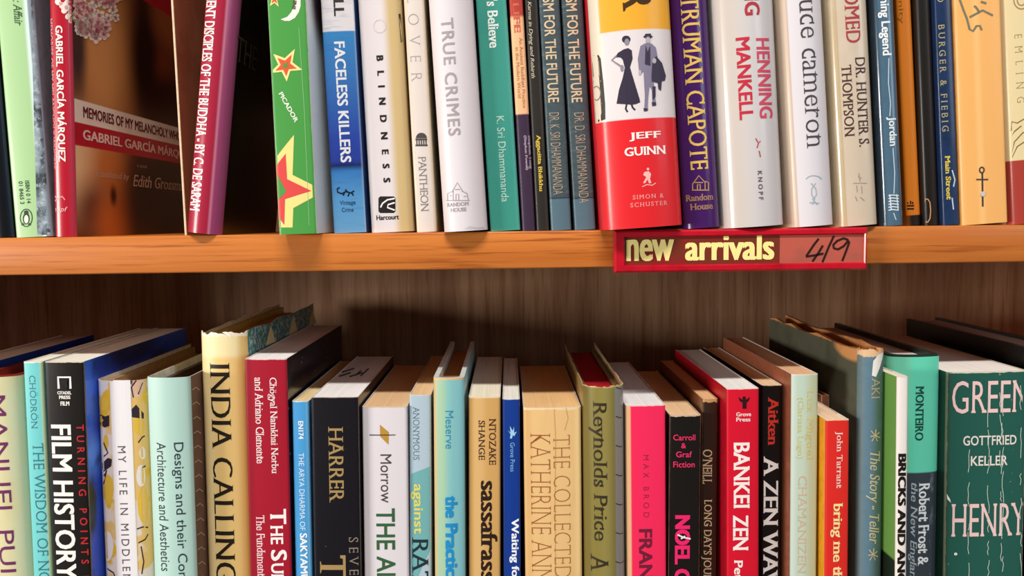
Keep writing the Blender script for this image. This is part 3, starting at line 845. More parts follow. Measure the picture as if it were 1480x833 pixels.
b = U('pb', 'slate-blue book in a glossy wrapper, right of the worn cream one', .002, (1258, 1294.5), (1274, 1308), 323.5, height=.205, bulge=.0012, r=.003)
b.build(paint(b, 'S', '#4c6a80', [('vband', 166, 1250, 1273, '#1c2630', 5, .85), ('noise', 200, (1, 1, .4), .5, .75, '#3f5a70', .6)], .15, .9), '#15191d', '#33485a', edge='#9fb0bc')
b.t('nning Legend', (1275.5, -12), (1281, 80), 17, '#e9eef2', 'SB')
b.t('Jordan', (1287.5, 169), (1290.5, 211), 14, '#dbe6ec', 'SB', 'author_lettering')
b.lines([[(1284, 283 + k * 4.2), (1290, 282 + k * 4.2), (1299, 283 + k * 4.2)] for k in range(6)] + [[(1286, 281), (1288, 304)], [(1296, 281), (1298, 304)]], 1.6, '#d3dde4', 'publisher_emblem')
b.lines([[(1284.5, 84), (1284, 120), (1287, 150), (1286, 168)], [(1290.5, 214), (1293, 250), (1292, 280)], [(1291.5, 308), (1295, 318)]], 1.4, '#b9cfe0', 'painted_glare')  # jagged pale lines: gloss highlights painted on the spine

b = U('pb', 'orange paperback with a black band at its foot, right of the slate-blue one', .009, (1295, 1317.5), (1310, 1332), 323, height=.2)
b.build(paint(b, 'S', '#d5791c', [('hband', 1320, 311, 600, '#1c1512', 1), ('vband', 166, 1290, 1306, '#b8650f', 5, .5)], .45, .15), '#a85a10', '#a85a10')
b.t('ianity', (1300, -14), (1302, 34), 10, '#8a5410', 'S')
b.lines([[(1310.5, 302), (1321, 302)], [(1310.5, 297.5), (1321, 297.5)], [(1311, 293.5), (1313, 293.5)], [(1316, 290.5), (1316, 295)], [(1319, 292), (1319, 295)]], 2.2, '#1c1512', 'publisher_emblem')

b = U('pb', 'black spine between the orange and the navy-blue ones', .006, (1318, 1347), (1332.5, 1358.5), 323, height=.2, bulge=.0008, r=.002)
b.build(paint(b, 'S', '#15100d', [('vband', 166, 1344, 1360, '#2a1d14', 6, .7)], .45, .15), edge='#3a3028')
b.lines([[(1334.5, 292), (1337, 288), (1341, 288), (1344, 293), (1345, 305), (1344, 316), (1341, 321), (1337, 321)]], 1.6, '#b98a60', 'publisher_emblem')

b = U('pb', 'navy-blue paperback with pale gold capitals, right of the black spine', .003, (1346.5, 1374), (1359.5, 1389.5), 323, height=.198)
b.build(paint(b, 'S', '#1d3358', [('noise', 150, (1, 1, .6), .45, .7, '#152642', .8), ('vband', 166, 1340, 1354, '#101c30', 4, .8)], .3, .4), edge='#cdd5dc')
b.t('BURGER & FIEBIG', (1360, 36), (1367, 190), 9.5, '#a39a76', 'R', 'author_lettering', track=1)
b.t('Main Street', (1369.5, 225), (1371.5, 289), 7.5, '#dcc24a', 'RB')
b.t('O', (1359, -6), (1359.5, 3), 9, '#b8ab80', 'S', 'author_lettering')
b.lines([[(1376, 246), (1380, 260), (1378, 270)], [(1376, 286), (1378, 303)]], 1.8, '#b9cfe6', 'painted_glare')  # pale dashes: glare painted onto the navy spine

b = U('pb', 'wide light-orange paperback with a small sword emblem, right of the navy-blue one', .001, (1374.5, 1443), (1390.5, 1458), 322, height=.205)
b.build(paint(b, 'S', '#efb267', [('vband', 166, 1370, 1386, '#f3c592', 8, .6), ('vband', 166, 1411, 1419, '#f7c784', 4, .6), ('noise', 60, (1, 1, .3), .5, .8, '#e8a552', .6)], .42, .2), '#e8a552', '#e8a552')
b.lines([c4(1110, 0, [(1105, -10), (1130, 60), (1150, 110), (1165, 170), (1185, 180), (1205, 150), (1225, 150), (1235, 175)]), c4(1110, 0, [(1165, 100), (1240, 60), (1300, 90)]), c4(1110, 0, [(1225, 75), (1200, 40), (1190, 35)]), c4(1110, 0, [(1230, 10), (1262, 20)])], 3.2, '#77755f', 'title_lettering')
b.lines([c4(1110, 200, [(1238, 195), (1241, 395)])], 2.6, '#4a3d33', 'publisher_emblem')
b.lines([c4(1110, 200, [(1203, 238), (1272, 238)]), c4(1110, 200, ring(1235, 183, 13, 16, 14))], 2, '#4a3d33', 'publisher_emblem', lift=.0002)
b.poly([c4(1110, 200, ell(1241, 322, 15, 15, 12))], '#c9c2be', 'publisher_emblem', lift=.0003)

b = U('dj', 'cream and brick-red spine at the far right end of the upper shelf', .003, (1444, 1540), (1458.5, 1552), 322, height=.215, bulge=.004, r=.003)
b.build(paint(b, 'S', '#dac99c', [('hband', 1470, 232, 700, '#a03a30', 1)], .4, .2), '#d8c89a', '#d8c89a', board='#802a20')
b.t('EMLING', (1471, 50), (1475.5, 148), 10.5, '#8a6f4a', 'RT', 'author_lettering', track=1)
b.lines([[(1456, 190), (1462, 176), (1470, 178), (1480, 172)], [(1458, 222), (1466, 205), (1478, 192), (1490, 188)], [(1460, 228), (1470, 212), (1482, 204)], [(1456, 198), (1466, 190), (1476, 182)]], 1.6, '#7a6040', 'printed_ornament')
b.lines([ring(1476, 0, 11, 13, 18), ring(1476, 0, 6, 8, 14)], 1.6, '#9a7a58', 'printed_ornament')

# ================================================================== LOWER SHELF
b = L('pb', 'navy-blue book at the far left of the lower shelf, only its top in view', .012, 533, (-104, -42), (-80, -28), depth=.13, bulge=.001, pg='#cfc4b4')
b.build('#16307e', '#16307e', '#16307e')

b = L('dj', 'cream-green book with large purple capitals and dark red boards, left of the turquoise paperback', .013, 544, (-40, 30.5), (-18, 46), depth=.132, bulge=.0035, r=.0025, pg='#b89a7a', pgrec=.005)
b.build(paint(b, 'S', '#d9d2a6', [('vband', 700, 18, 60, '#c3c9ab', 12, .8), ('noise', 120, (1, 1, .5), .4, .75, '#cfc28e', .6)], .5, .05), '#cfc9a4', '#cfc9a4', board='#8a2a24', inside='#c8a888', boardh=-.0006)
b.t('MANUEL PUIG', (-1.5, 572), (11, 862), 23, '#6e2d5e', 'S', 'author_lettering')

b = L('pb', 'slim turquoise paperback with thin dark capitals, left of the black film book', .004, 523, (32.5, 62), (47, 77), depth=.135, bulge=.0006, pg='#fbecd8')
b.build(paint(b, 'S', '#74cfd0', [('vband', 600, 61, 90, '#c9cc8a', 3, .8), ('wear', .0006, '#e9ead8')], .4, .2), '#6cc4c6', '#6cc4c6')
b.t('CHÖDRÖN', (46.5, 543), (51.5, 620), 11, '#3f7f8c', 'RL', 'author_lettering')
b.t('THE WISDOM OF NO', (52.5, 641), (66, 842), 15.5, '#3a7682', 'RL')

b = L('pb', 'black paperback with bold white capitals, red side title and a cobalt-blue front cover', .002, 523, (63.5, 121.5), (78, 131.5), depth=.136, bulge=.0006, pg='#fbecda')
rc = paint(b, 'R', '#2450d0', [('ell', 126, 560, 12, 60, '#3f7cff', .7), ('ell', 135, 660, 14, 26, '#5a94ff', .6), ('noise', 35, (1, 1, 1), .48, .62, '#0f1f5e', .8),
     ('ell', 190, 505, 40, 26, '#101c50', .6), ('ell', 131, 735, 9, 40, '#123038', .3)], .3, .4)
b.build(paint(b, 'S', '#15110f', [('edges', .00025, '#6a5a50'), ('wear', .0004, '#d8c8b0')], .4, .25), '#15110f', rc)
b.lines([[(85, 562), (84, 545.5), (101.5, 545.5), (102, 562)]], 3.2, '#efefec', 'publisher_emblem')
b.poly([[(88, 549), (98.5, 549), (97, 553), (98.5, 560), (96, 563)]], '#15110f', 'publisher_emblem', lift=.0003)
b.t('CITADEL', (83, 568), (103.5, 568), 4.5, '#e6e3de', 'SX', 'publisher_lettering')
b.t('PRESS', (85.5, 574.5), (102, 574.5), 5, '#e6e3de', 'SX', 'publisher_lettering')
b.t('FILM', (87.5, 583.5), (100.5, 583.5), 6, '#e6e3de', 'SX', 'publisher_lettering')
b.t('TURNING POINTS IN', (113.5, 614), (127, 852), 11, '#c0262e', 'SM', track=1)
b.t('FILM HISTORY', (87, 614), (97.5, 838), 29, '#f1eeea', 'SB')

b = L('dj', 'white book with a yellow floral pattern and a plain white strip down its spine', .014, 549, (138, 211), (151, 220.5), depth=.13, bulge=.004, r=.003, pg='#b8946a', pgrec=.006)
b.build(paint(b, 'S', '#e2dada', [('hband', 150, 573, 900, '#e9c074', 3), ('noise', 42, (1, 1, .8), .50, .54, '#ead9d0', 1), ('noise', 58, (1.2, 1, .7), .56, .60, '#e8b730', 1), ('noise', 38, (1.3, 1, 1.1), .66, .68, '#332733', 1),
      ('noise', 48, (1, 1, .9), .64, .70, '#e7b9a2', .9), ('vband', 690, 164, 191.5, '#f0ebee', 1)], .4, .2), '#e9e2d8', '#e6d9b8', board='#b99a70', inside='#ece4d2', boardh=.002)
b.lines([[(145, 600), (152, 603), (157, 602)], [(144, 612), (150, 616), (156, 615)], [(193, 575), (190, 560), (197, 550)], [(200, 570), (206, 556), (210, 552)], [(200, 640), (206, 632), (213, 628)],
         [(206, 676), (213, 672)], [(198, 765), (206, 762), (217, 760)], [(200, 785), (210, 780), (217, 770)], [(204, 790), (208, 812), (205, 830)], [(150, 688), (154, 680), (150, 700)], [(155, 822), (164, 828), (168, 838)], [(150, 660), (156, 655), (150, 640)]], 1.8, '#332630', 'printed_ornament')
b.poly([[(144, 600), (150, 603), (158, 600), (158, 616), (151, 618), (144, 612), (150, 608)], [(190, 592), (197, 585), (211, 596), (212, 603), (190, 603)], [(146, 672), (156, 662), (162, 664), (161, 674), (150, 682)]], '#342833', 'printed_ornament')
b.poly([ell(150, 585, 7, 9, 12), ell(156, 708, 8, 22, 14), ell(208, 730, 9, 26, 14), ell(202, 615, 9, 14, 14), ell(153, 640, 4, 12, 10)], '#e9bc45', 'printed_petals', lift=.00006)
b.poly([ell(204, 688, 7, 16, 12), ell(155, 790, 9, 22, 12), ell(207, 655, 6, 9, 12)], '#f0e4e2', 'printed_petals', lift=.00008)
b.poly([[(163.5, 549.5), (188.5, 549.5), (199.5, 833), (176, 833)]], '#f0ebee', 'plain_strip', lift=.00018)
b.t('MY LIFE IN MIDDLEM', (176, 645), (183.5, 840), 11, '#5f5459', 'S', lift=.0003, track=1)

b = L('dj', 'pale mint book with dark lettering in two lines and a brown basketwork cover edge', .003, 545, (211, 275), (222.5, 284.5), depth=.125, bulge=.0025, r=.0014, pg='#c8b48e', pgrec=.012)
rc = paint(b, 'R', '#6b4a42', [('noise', 60, (1, 1, 1), .4, .7, '#4e342e', .7)], .45, .2)
b.build(paint(b, 'S', '#b3d6cd', [('vband', 690, 222, 240, '#c3e0d6', 8, .6)], .42, .2), '#b3d6cd', rc, board='#3c2a20', inside='#e9ece2', boardh=.004)
zz = []
for k in range(14):
    y = 560 + k * 21
    zz.append([(277.5 + (y - 560) * .035, y + 4), (283 + (y - 560) * .035, y), (288 + (y - 560) * .035, y + 4)])
b.lines(zz, 1.2, '#c9b3a2', 'printed_weave', face='R')
b.t('Designs and their Cons', (255, 640), (264, 845), 18, '#2b3b44', 'S', hp=None)
b.t('Architecture and Aesthetics', (231.5, 640), (240.5, 826), 13, '#2b3b44', 'S', 'subtitle_lettering')

b = L('dj', 'tall yellow book with black deco capitals and a torn cream top', .018, 479, (285.5, 356.5), (300.5, 363), depth=.152, bulge=.004, r=.0025, pg='#c9a878', pgrec=.006)
rc = paint(b, 'R', '#3f8494', [('noise', 420, (1, 1, 1), .48, .56, '#b9d3c6', .9), ('noise', 90, (1, 1, 1), .45, .65, '#3a8a6a', .7)], .4, .2)
b.build(paint(b, 'S', '#ecc880', [('vband', 690, 285, 312, '#efd9a0', 8, .8), ('hband', 320, 300, 517, '#f3e2ae', 5), ('vband', 690, 350, 372, '#dcb05c', 6, .7), ('wear', .0022, '#f5e8d2')], .4, .2), '#e9d29a', rc, board='#c9a850', inside='#eadfb4', ragged=.0016, boardh=.0025)
for tri in ([(384, 500), (398, 494), (391, 470)], [(417, 485), (430, 479), (424, 455)], [(446, 472), (457, 467), (451, 446)]):
    b.poly([tri], '#eee6a8', 'printed_triangle', face='R')
b.t('INDIA CALLING', (315.5, 525), (327.5, 842), 28, '#241c14', 'D')
b.poly([[(321, 480.5), (326, 479.5), (332, 481), (335, 490), (331, 487), (325, 483)]], '#fbf3e2', 'torn_edge')

b = L('pb', 'crimson paperback with white lettering, right of the tall yellow book', .010, 519, (352.5, 415), (362.5, 420.5), depth=.143, bulge=.0005, pg='#f7ebf0')
rc = paint(b, 'R', '#1c1a20', [('noise', 330, (1, 1, 1), .69, .72, '#cfd6e6', .9), ('noise', 22, (1, 1, 1), .45, .7, '#2f3242', .7)], .28, .4)
b.build(paint(b, 'S', '#a5182e', [('wear', .0004, '#e8c8c8'), ('vband', 690, 352, 366, '#8c1226', 6, .7)], .4, .2), '#8c1226', rc)
b.t('Chögyal Namkhai Norbu', (394, 546), (395.5, 685), 13.5, '#f2e3e2', 'R', 'author_lettering')
b.t('and Adriano Clemente', (374.5, 546), (376, 670), 12, '#f2e3e2', 'R', 'author_lettering')
b.t('T', (402, 736), (402.3, 758), 23, '#f6eeee', 'FB')
b.t('HE', (400, 760), (400.4, 787), 18, '#f6eeee', 'FB')
b.t('S', (403, 795), (403.4, 811), 23, '#f6eeee', 'FB')
b.t('UPR', (401, 814), (401.4, 856), 18, '#f6eeee', 'FB')
b.t('The Fundamenta', (376.5, 745), (378, 840), 12, '#eed2d4', 'R', 'subtitle_lettering')

b = L('pb', 'slim sky-blue paperback with small white capitals, left of the thick black one', .012, 580, (421, 447), (426, 452), depth=.128, bulge=.0004, pg='#ead2a0')
b.build(paint(b, 'S', '#4a9fdc', [('vband', 700, 445, 460, '#7cc0ee', 3, .8), ('wear', .0004, '#d8e6ee')], .4, .25), '#3f8ccc', '#3f8ccc')
b.t('EN174', (434.5, 609), (435.5, 635), 7.5, '#eef5fa', 'SB', 'printed_number')
b.t('THE ARYA DHARMA OF', (435, 655), (438, 767), 8, '#dcebf6', 'S')
b.t('SAKYAMUN', (438.5, 771), (440.5, 852), 10.5, '#f2f7fa', 'SB')

b = L('pb', 'thick black paperback with bronze capitals, its white page tops stamped with black print', .006, 574, (449, 518.5), (453.5, 523), depth=.132, bulge=.0005, pg='#f7ecee')
b.build(paint(b, 'S', '#15121a', [('noise', 500, (1, 1, 1), .72, .76, '#8a8088', .5), ('edges', .0002, '#5a4a48'), ('wear', .0003, '#b8a8a0')], .38, .3), '#15121a', paint(b, 'R', '#1a1418', [('noise', 30, (1, 1, 1), .5, .7, '#3a2018', .7)], .3, .3))
b.t('HARRER', (485, 617), (487, 727), 21, '#a58a58', 'R', 'author_lettering')
b.t('SEVEN', (511, 777), (512, 852), 13.5, '#8f8272', 'RL', track=1)
b.t('T', (481, 803), (481.3, 838), 37, '#a58a58', 'R')
b.lines([[(490, 544.5), (507, 539)], [(494, 538.5), (512, 533)], [(505, 545), (524, 539)], [(521, 544), (533, 533)], [(514, 543), (522, 536)]], 2.0, '#2c2830', 'stamped_lettering', face='T')

b = L('pb', 'white paperback with a gold diamond and dark green capitals', .010, 588, (522.5, 589), (528, 589.5), depth=.128, bulge=.0006, pg='#dcb88c')
b.build(paint(b, 'S', '#ded8de', [('wear', .0005, '#d8c0a0'), ('vband', 700, 522, 533, '#dcd2d6', 4, .7)], .4, .2), '#e3dcdc', '#dfd9de')
b.poly([[(549, 614), (562, 625), (561.5, 643), (549.5, 631)]], '#b98d3a', 'publisher_emblem')
b.lines([[(534, 628.8), (571.5, 628.8)]], 1.2, '#3a2f30', 'publisher_emblem', lift=.0002)
b.t('Morrow', (558, 657), (558, 727), 16, '#4a4245', 'S', 'publisher_lettering')
b.t('THE AL', (557.5, 735), (558, 843), 27, '#33603c', 'SM')

b = L('pb', 'pale blue-grey paperback with yellow and dark lettering over a teal lower part', .012, 571, (590, 623.5), (590.5, 625.5), depth=.13, bulge=.0004, pg='#dfbe92')
b.build(paint(b, 'S', '#aec3d2', [('wear', .0004, '#cfd0c8')], .42, .2), '#9fb4c2', '#9fb4c2')
b.poly([[(591, 685.5), (623.5, 673), (624.5, 790), (612, 815), (605, 833), (591.5, 833)]], '#6eacb0', 'printed_shape', lift=.00006)
b.t('ANONYMOUS', (600.5, 588), (602.5, 665), 9, '#5f7a86', 'RL', 'author_lettering')
b.t('against', (602, 700), (603.5, 772), 17, '#dcd264', 'SM')
b.t('RAT', (607, 777), (608, 848), 23, '#1f3038', 'R')

b = L('hc', 'light blue hardcover with boards standing above its pages and bright blue lettering', .008, 546, (625.5, 671.5), (627.5, 673.5), depth=.13, bulge=.0022, r=.0012, pg='#b98a58', pgrec=.0055)
b.build(paint(b, 'S', '#86c2c4', [('vband', 690, 620, 632.5, '#d3b27c', 2), ('vband', 690, 632, 645, '#a9c79c', 6, .8), ('vband', 690, 660, 680, '#8ccfdc', 6, .7), ('wear', .0009, '#d9b98a')], .35, .3), '#b9a87c', '#9fd0dc', edge='#dfe8e6')
b.t('Meserve', (649, 594), (650, 649), 11.5, '#3a8db0', 'S', 'author_lettering')
b.t('the', (652, 717), (652.5, 749), 18, '#1f8cc9', 'SX')
b.t('Practica', (652.5, 757), (653, 846), 18, '#1f8cc9', 'SX')

b = L('pb', 'tan paperback with heavy black lowercase lettering, left of the slim navy one', .010, 574, (676.5, 724), (677.5, 723.5), depth=.132, bulge=.0006, pg='#efe2cc')
b.build(paint(b, 'S', '#d0a362', [('vband', 690, 676, 684, '#b98a4a', 4, .7), ('vband', 690, 684, 700, '#dcb67c', 6, .6), ('wear', .0005, '#e6cfa4')], .42, .2), '#c2935a', '#c2935a')
b.t('NTOZAKE', (711.5, 605), (712, 672), 10, '#4a2c1a', 'R', 'author_lettering')
b.t('SHANGE', (696, 608), (696.5, 665), 9.5, '#4a2c1a', 'R', 'author_lettering')
b.t('sassafrass', (707, 695), (707, 840), 24, '#2a1a12', 'RX')

b = L('pb', 'slim navy-blue paperback with a small pale leaf emblem near its top', .010, 577, (725.5, 752), (726.5, 754), depth=.133, bulge=.0004, pg='#f2e8de')
b.build(paint(b, 'S', '#12398f', [('wear', .0003, '#c8d0e0'), ('vband', 700, 725, 730, '#0c2660', 3, .7)], .38, .25), '#12398f', '#12398f')
b.poly([[(734, 622), (738, 626), (737, 616), (741, 623), (743, 617), (743, 626), (747, 624), (743, 631), (741, 629), (740, 634), (737, 634), (738, 628)]], '#9fd0ea', 'publisher_emblem')
b.t('Grove Press', (740.5, 640), (741, 682), 6.5, '#7fb8e0', 'S', 'publisher_lettering')
b.t('Waiting for', (743, 750), (743.5, 843), 14, '#eef3fa', 'SB')

b = L('pb', 'wide light tan paperback with thin brown capitals in two lines', .010, 589, (755.5, 840.5), (759.5, 841.5), depth=.128, bulge=.0012, r=.0014, pg='#e3bb84')
b.build(paint(b, 'S', '#e4bd82', [('vband', 690, 832, 850, '#efcf94', 4, .7), ('vband', 690, 755, 768, '#d9ac70', 6, .8), ('noise', 130, (1, 1, .2), .5, .75, '#dcb076', .6), ('wear', .0011, '#ead2a8')], .45, .15), '#d9b27c', '#d9b27c')
b.t('THE COLLECTED', (812, 629), (813, 835), 24, '#a5683a', 'RT')
b.t('KATHERINE ANN', (781.5, 627), (782.5, 842), 28, '#9c5a30', 'RT', 'author_lettering')
b.lines([[(818, 590), (821, 605), (816, 622)], [(801, 592), (803, 640), (802, 720), (803, 833)]], .9, '#c99a5e', 'spine_crease')

b = L('dj', 'olive book with red-stained page tops and a clear wrapper standing above its boards', .008, 555, (841.5, 902.5), (844.5, 904.5), depth=.147, bulge=.005, r=.003, pg='#b02030', pgrec=.006)
b.build(paint(b, 'S', '#857a3c', [('vband', 690, 841, 853, '#6a5f30', 5, .7), ('vband', 690, 868, 886, '#978c52', 8, .6), ('vband', 690, 889.5, 930, '#8e8e8a', 1.5), ('wear', .0010, '#c2b070')], .3, .5), '#9a8050', '#6f6a60', board='#7a5a30', inside='#c9b48a', ragged=.0009, boardh=.0045)
b.lines([[(890, 560 + k * 42), (896, 562 + k * 42), (902, 559 + k * 42)] for k in range(7)], 1.3, '#3a3836', 'printed_photo')
b.t('Reynolds Price', (863, 580), (866, 782), 26, '#352c1c', 'R', 'author_lettering')
b.t('A L', (866.5, 802), (867, 848), 25, '#352c1c', 'R')

b = L('pb', 'bright pink paperback with dark red capitals, right of the olive book', .008, 586, (903.5, 962.5), (907.5, 962), depth=.135, bulge=.0006, pg='#fbf0f2')
b.build(paint(b, 'S', '#f02a5a', [('vband', 700, 880, 912, '#e8b98c', 1.5), ('wear', .0004, '#f4c0c4')], .42, .2), '#dfc09a', '#e02050')
b.t('MAX BROD', (933, 658), (934.5, 748), 8, '#7a2038', 'SL', 'author_lettering', track=1)
b.t('FRANZ', (933, 765), (933.5, 858), 19, '#6e1a34', 'SB')

b = L('pb', 'shorter black paperback with pink lettering, between the bright pink and the dark brown ones', .010, 600, (967, 1014), (965, 1012), depth=.13, bulge=.0006, pg='#e6c49a')
b.build(paint(b, 'S', '#15110f', [('edges', .0003, '#8a7a6c'), ('wear', .0007, '#c9b49a')], .4, .25), '#15110f', '#15110f', edge='#d8c8b0')
for s_, x0_, x1_, y_, h_ in (('Carroll', 973, 1005, 632.5, 8.5), ('&', 984.5, 991.5, 644.5, 7.5), ('Graf', 977, 1000, 657, 8.5), ('Fiction', 973, 1004, 671.5, 8.5)):
    b.t(s_, (x0_, y_), (x1_, y_), h_, '#e02f62', 'SM', 'publisher_lettering')
b.t('NOEL C', (986.5, 745), (986, 842), 22, '#e8246a', 'SX', 'author_lettering')
b.lines([[(979, 773), (988, 777), (998, 779)], [(984, 779), (990, 775)]], 2.2, '#f2e6e4', 'scratch', lift=.0003)

b = L('pb', 'slim worn dark brown paperback with cream capitals, left of the scarlet one', .016, 577, (1014.5, 1038.5), (1012.5, 1035.5), depth=.125, bulge=.0006, pg='#e2b88a')
b.build(paint(b, 'S', '#2e1c14', [('wear', .0016, '#b8925e'), ('edges', .0003, '#6a4a34')], .45, .15), '#8a5a38', '#2e1c14', edge='#c9a678')
b.t("O'NEILL", (1023, 650), (1022.5, 700), 14, '#c9ae8c', 'R', 'author_lettering')
b.t("LONG DAY'S JOURN", (1021.5, 722), (1021, 850), 15.5, '#d0b490', 'R')

b = L('pb', 'scarlet paperback with heavy white capitals and a small black emblem at its top', .004, 562, (1049.5, 1098), (1047.5, 1100), depth=.133, bulge=.0005, pg='#fae8e4')
b.build(paint(b, 'S', '#d2122e', [('wear', .0003, '#f0b8b8'), ('vband', 690, 1094, 1110, '#b80e26', 3, .6)], .4, .2), '#b80c24', '#b80c24')
b.poly([ell(1075.5, 576, 2.6, 3, 10), [(1067, 574), (1073, 578), (1078, 578), (1084, 574), (1082, 580), (1079, 582), (1079, 591), (1073, 591), (1073, 582), (1069, 580)]], '#2a0c10', 'publisher_emblem')
b.t('Grove', (1064, 599), (1085.5, 599), 6, '#f2d8d6', 'SB', 'publisher_lettering')
b.t('Press', (1064, 606.5), (1084.5, 606.5), 6, '#f2d8d6', 'SB', 'publisher_lettering')
b.t('BANKEI', (1072.5, 640), (1071.5, 735), 23, '#f5e6e2', 'FB')
b.t('ZEN', (1071, 745), (1070, 796), 22, '#f5e6e2', 'FB')
b.t('Pete', (1067.5, 810), (1067, 848), 12.5, '#f5e6e2', 'FB', 'author_lettering')

b = L('pb', 'slim black paperback with white display capitals below a red name', .016, 557, (1100.5, 1131.5), (1101, 1128), depth=.133, bulge=.0005, pg='#e8c8a0')
b.build(paint(b, 'S', '#120e0e', [('wear', .0003, '#b8a088')], .4, .25))
b.t('Aitken', (1118, 574), (1117, 644), 15, '#d03a2e', 'RX', 'author_lettering')
b.t('A ZEN WAV', (1114.5, 660), (1113.5, 850), 21, '#f2eeea', 'RX')

b = L('pb', 'pale grey-green paperback with faint gold lettering, left of the shorter red one', .004, 541, (1143.5, 1183.5), (1142, 1180.5), depth=.137, bulge=.0006, pg='#dcae88')
b.build(paint(b, 'S', '#bcd0c0', [('vband', 690, 1168, 1190, '#b3b690', 10, .8), ('vband', 690, 1143, 1150, '#c9d8d0', 3, .8), ('wear', .0004, '#e0dcc8')], .42, .2), '#9a5a40', '#8a9a8a')
b.t('Luz Miguel', (1169.5, 563), (1168.5, 665), 11, '#d2c46a', 'RL', 'author_lettering')
b.t('(Clarissa Lugo)', (1156, 575), (1155, 663), 10, '#d2c46a', 'RL', 'author_lettering')
b.t('CHAMANIZEN C', (1160, 688), (1158, 850), 12, '#d0b296', 'RL')

b = L('pb', 'shorter red paperback with a yellow left edge and pale serif lettering', -.004, 607, (1193, 1228.5), (1191.5, 1226.5), depth=.125, bulge=.0004, pg='#ecc8a8')
b.build(paint(b, 'S', '#d92a24', [('wear', .0003, '#f0c0a0')], .42, .2), '#eaa11c', '#c02018')
b.t('John Tarrant', (1212, 624), (1212, 706), 11, '#f0cfc6', 'R', 'author_lettering')
b.t('bring me the', (1209, 727), (1208.5, 850), 17.5, '#f0dc9a', 'RB')

b = L('hc', 'thin brown booklet pushed in behind the shorter red paperback', .035, 572, (1186.5, 1199.5), (1186, 1198.5), depth=.11, bulge=0, r=.0006, pg='#c9a078')
b.build(paint(b, 'S', '#7a4a34', [('edges', .0004, '#b98a64')], .5, .1), '#7a4a34', '#7a4a34', edge='#b98a64')

b = L('hc', 'tall blue-grey cloth book with a chipped tan top corner and a dark olive side', .000, 503, (1240.5, 1279.5), (1237, 1275), depth=.146, bulge=.003, r=.002, pg='#9a6a48', pgrec=.004)
lc = paint(b, 'L', '#565848', [('noise', 60, (1, 1, 1), .4, .7, '#484a3c', .8), ('wear', .0016, '#c9854c'), ('ell', 1228, 505, 22, 15, '#d2955c', .25), ('vband', 700, 1225, 1250, '#6a6a58', 3, .7)], .6, .1)
b.build(paint(b, 'S', '#5b7a8c', [('vband', 690, 1263, 1300, '#4f6a58', 8, .9), ('vband', 690, 1236, 1246, '#6a7468', 4, .7), ('noise', 300, (1, 1, 1), .45, .7, '#537184', .5), ('wear', .0035, '#d8b48c')], .55, .1), lc, '#3f4638', edge='#c98a54', ragged=.002)
b.poly([[(1262, 522), (1270, 512), (1277, 510), (1272, 530), (1266, 545), (1260, 543)]], '#e6e2dc', 'torn_edge')
b.t('AKI', (1266, 546), (1266, 577), 11.5, '#b3a680', 'RL', 'author_lettering')
orn = lambda cx, cy: [[(cx - 6, cy - 7), (cx, cy), (cx + 6, cy - 5)], [(cx - 7, cy + 1), (cx, cy), (cx + 7, cy + 3)], [(cx - 5, cy + 8), (cx, cy), (cx + 3, cy + 8)], [(cx, cy), (cx + 1, cy - 9)]]
b.lines(orn(1265, 630) + orn(1262, 802), 1.5, '#c2b48c', 'printed_ornament')
b.t('The Story - Teller', (1263.5, 653), (1261, 787), 19, '#c2b994', 'RI')

b = L('pb', 'slim white paperback with heavy black capitals and a green cover edge', -.014, 545, (1296, 1314), (1293.5, 1311), depth=.13, bulge=.0004, pg='#e6d8c4')
lc = paint(b, 'L', '#6fa04c', [('hband', 1288, 806, 1200, '#1c2418', 2)], .42, .2)
b.build(paint(b, 'S', '#ece4e0', [('wear', .0003, '#d8d0c0')], .42, .2), lc, '#e0d8d0')
b.t('BRICKS AND ANCI', (1304, 656), (1302.5, 850), 11.5, '#16120f', 'SX')

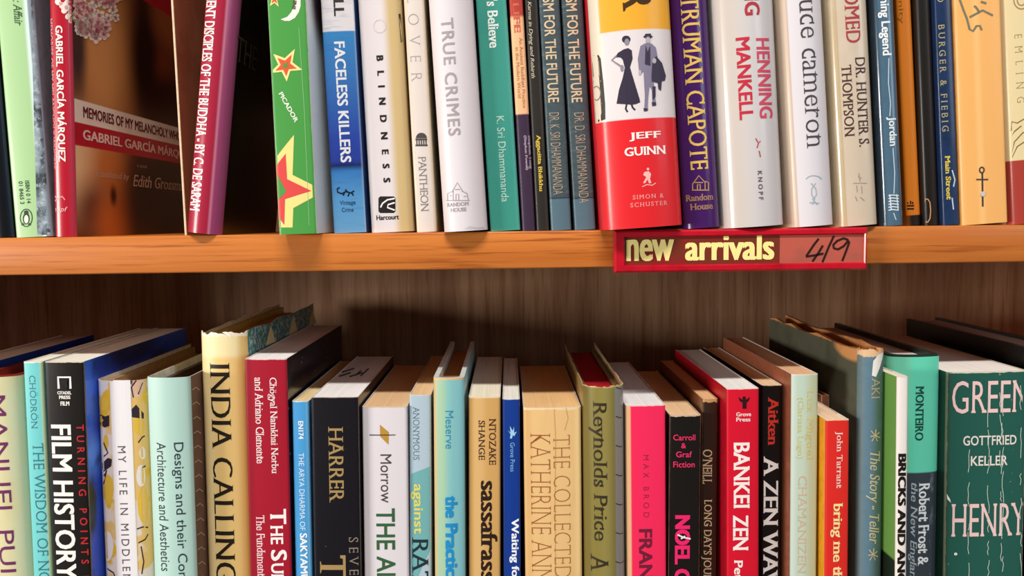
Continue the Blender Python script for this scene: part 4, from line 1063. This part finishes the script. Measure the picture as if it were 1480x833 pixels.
b = L('dj', 'mint-green and slate book with dark green capitals, left of the thick dark green one', .012, 515, (1284, 1361), (1278, 1357), free=True, depth=.135, bulge=.003, r=.003, pg='#d4cecc', pgrec=.002)
b.build(paint(b, 'S', '#66d8b8', [('vband', 600, 1353, 1380, '#70ecd6', 5, .7), ('vband', 600, 1270, 1316, '#78d0b0', 3, .7), ('hband', 1340, 683, 1200, '#38434c', 1.5),], .38, .25), '#5fbf9a', '#4fb89a', board='#24352a', inside='#3a4438', boardh=-.0008)
sl = paint(b, 'S', '#39444d', [('noise', 220, (1, 1, .5), .5, .68, '#6b7884', .8)], .4, .2)
b.poly([[(1344, 684), (1357.5, 684), (1355.5, 833), (1342, 833)]], sl, 'printed_photo', lift=.00006)
b.t('MONTEIRO', (1329.5, 558), (1328.5, 637), 12, '#17493c', 'RB', 'author_lettering')
b.t('Robert Frost &', (1336, 698), (1334, 818), 15.5, '#e6ebee', 'RB')
b.t('the New England', (1320.5, 698), (1317.5, 850), 12.5, '#aebac2', 'RI')

b = L('pb', 'thick dark green paperback with large pink capitals and creased spine at the right end', .006, 537, (1363.5, 1486), (1364, 1484), lean=-.009, depth=.132, bulge=.0008, r=.0014, pg='#eae2dc')
b.build(paint(b, 'S', '#23594e', [('edges', .0006, '#c9c2a2'), ('wear', .0006, '#d8d4bc'), ('vband', 690, 1355, 1372, '#2f4a38', 3, .7), ('noise', 420, (1, 1, 1), .72, .76, '#b9c4b4', .7)], .4, .2), '#23483a', '#23483a', edge='#cfc8b0')
b.t('GREEN', (1376, 576), (1486, 570), 47, '#edc9c6', 'FL')
b.t('GOTTFRIED', (1392, 638), (1469, 635), 14, '#e6ded8', 'SM', 'author_lettering')
b.t('KELLER', (1403, 667), (1456, 665), 14, '#e6ded8', 'SM', 'author_lettering')
b.t('HENRY', (1375, 753), (1480, 748), 47, '#edc9c6', 'FL')
rng = random.Random(11)
cr = []
for x in (1400, 1428, 1449, 1446, 1475):
    y = 540 + rng.uniform(0, 30)
    if x == 1400: y = 650
    while y < 833:
        n_ = rng.uniform(14, 48); pts = []
        for k in range(5): pts.append((x + rng.uniform(-1.6, 1.6), y + n_ * k / 4))
        cr.append(pts); y += n_ + rng.uniform(2, 26)
b.lines(cr, .9, '#c3d0c4', 'spine_crease', lift=.0002)
b.poly([ell(1381, 801, 2.6, 2.2, 8), [(1368, 714), (1373, 722), (1374, 727), (1369, 722)]], '#dfe4da', 'scratch', lift=.0002)

b = L('hc', 'black book at the far right of the lower shelf, only its top in view', .012, 505, (1496, 1560), (1496, 1555), depth=.142, bulge=.001, pg='#b9b2ac', pgrec=.0015)
b.build('#15120f', '#15120f', '#15120f', edge='#2a2622')
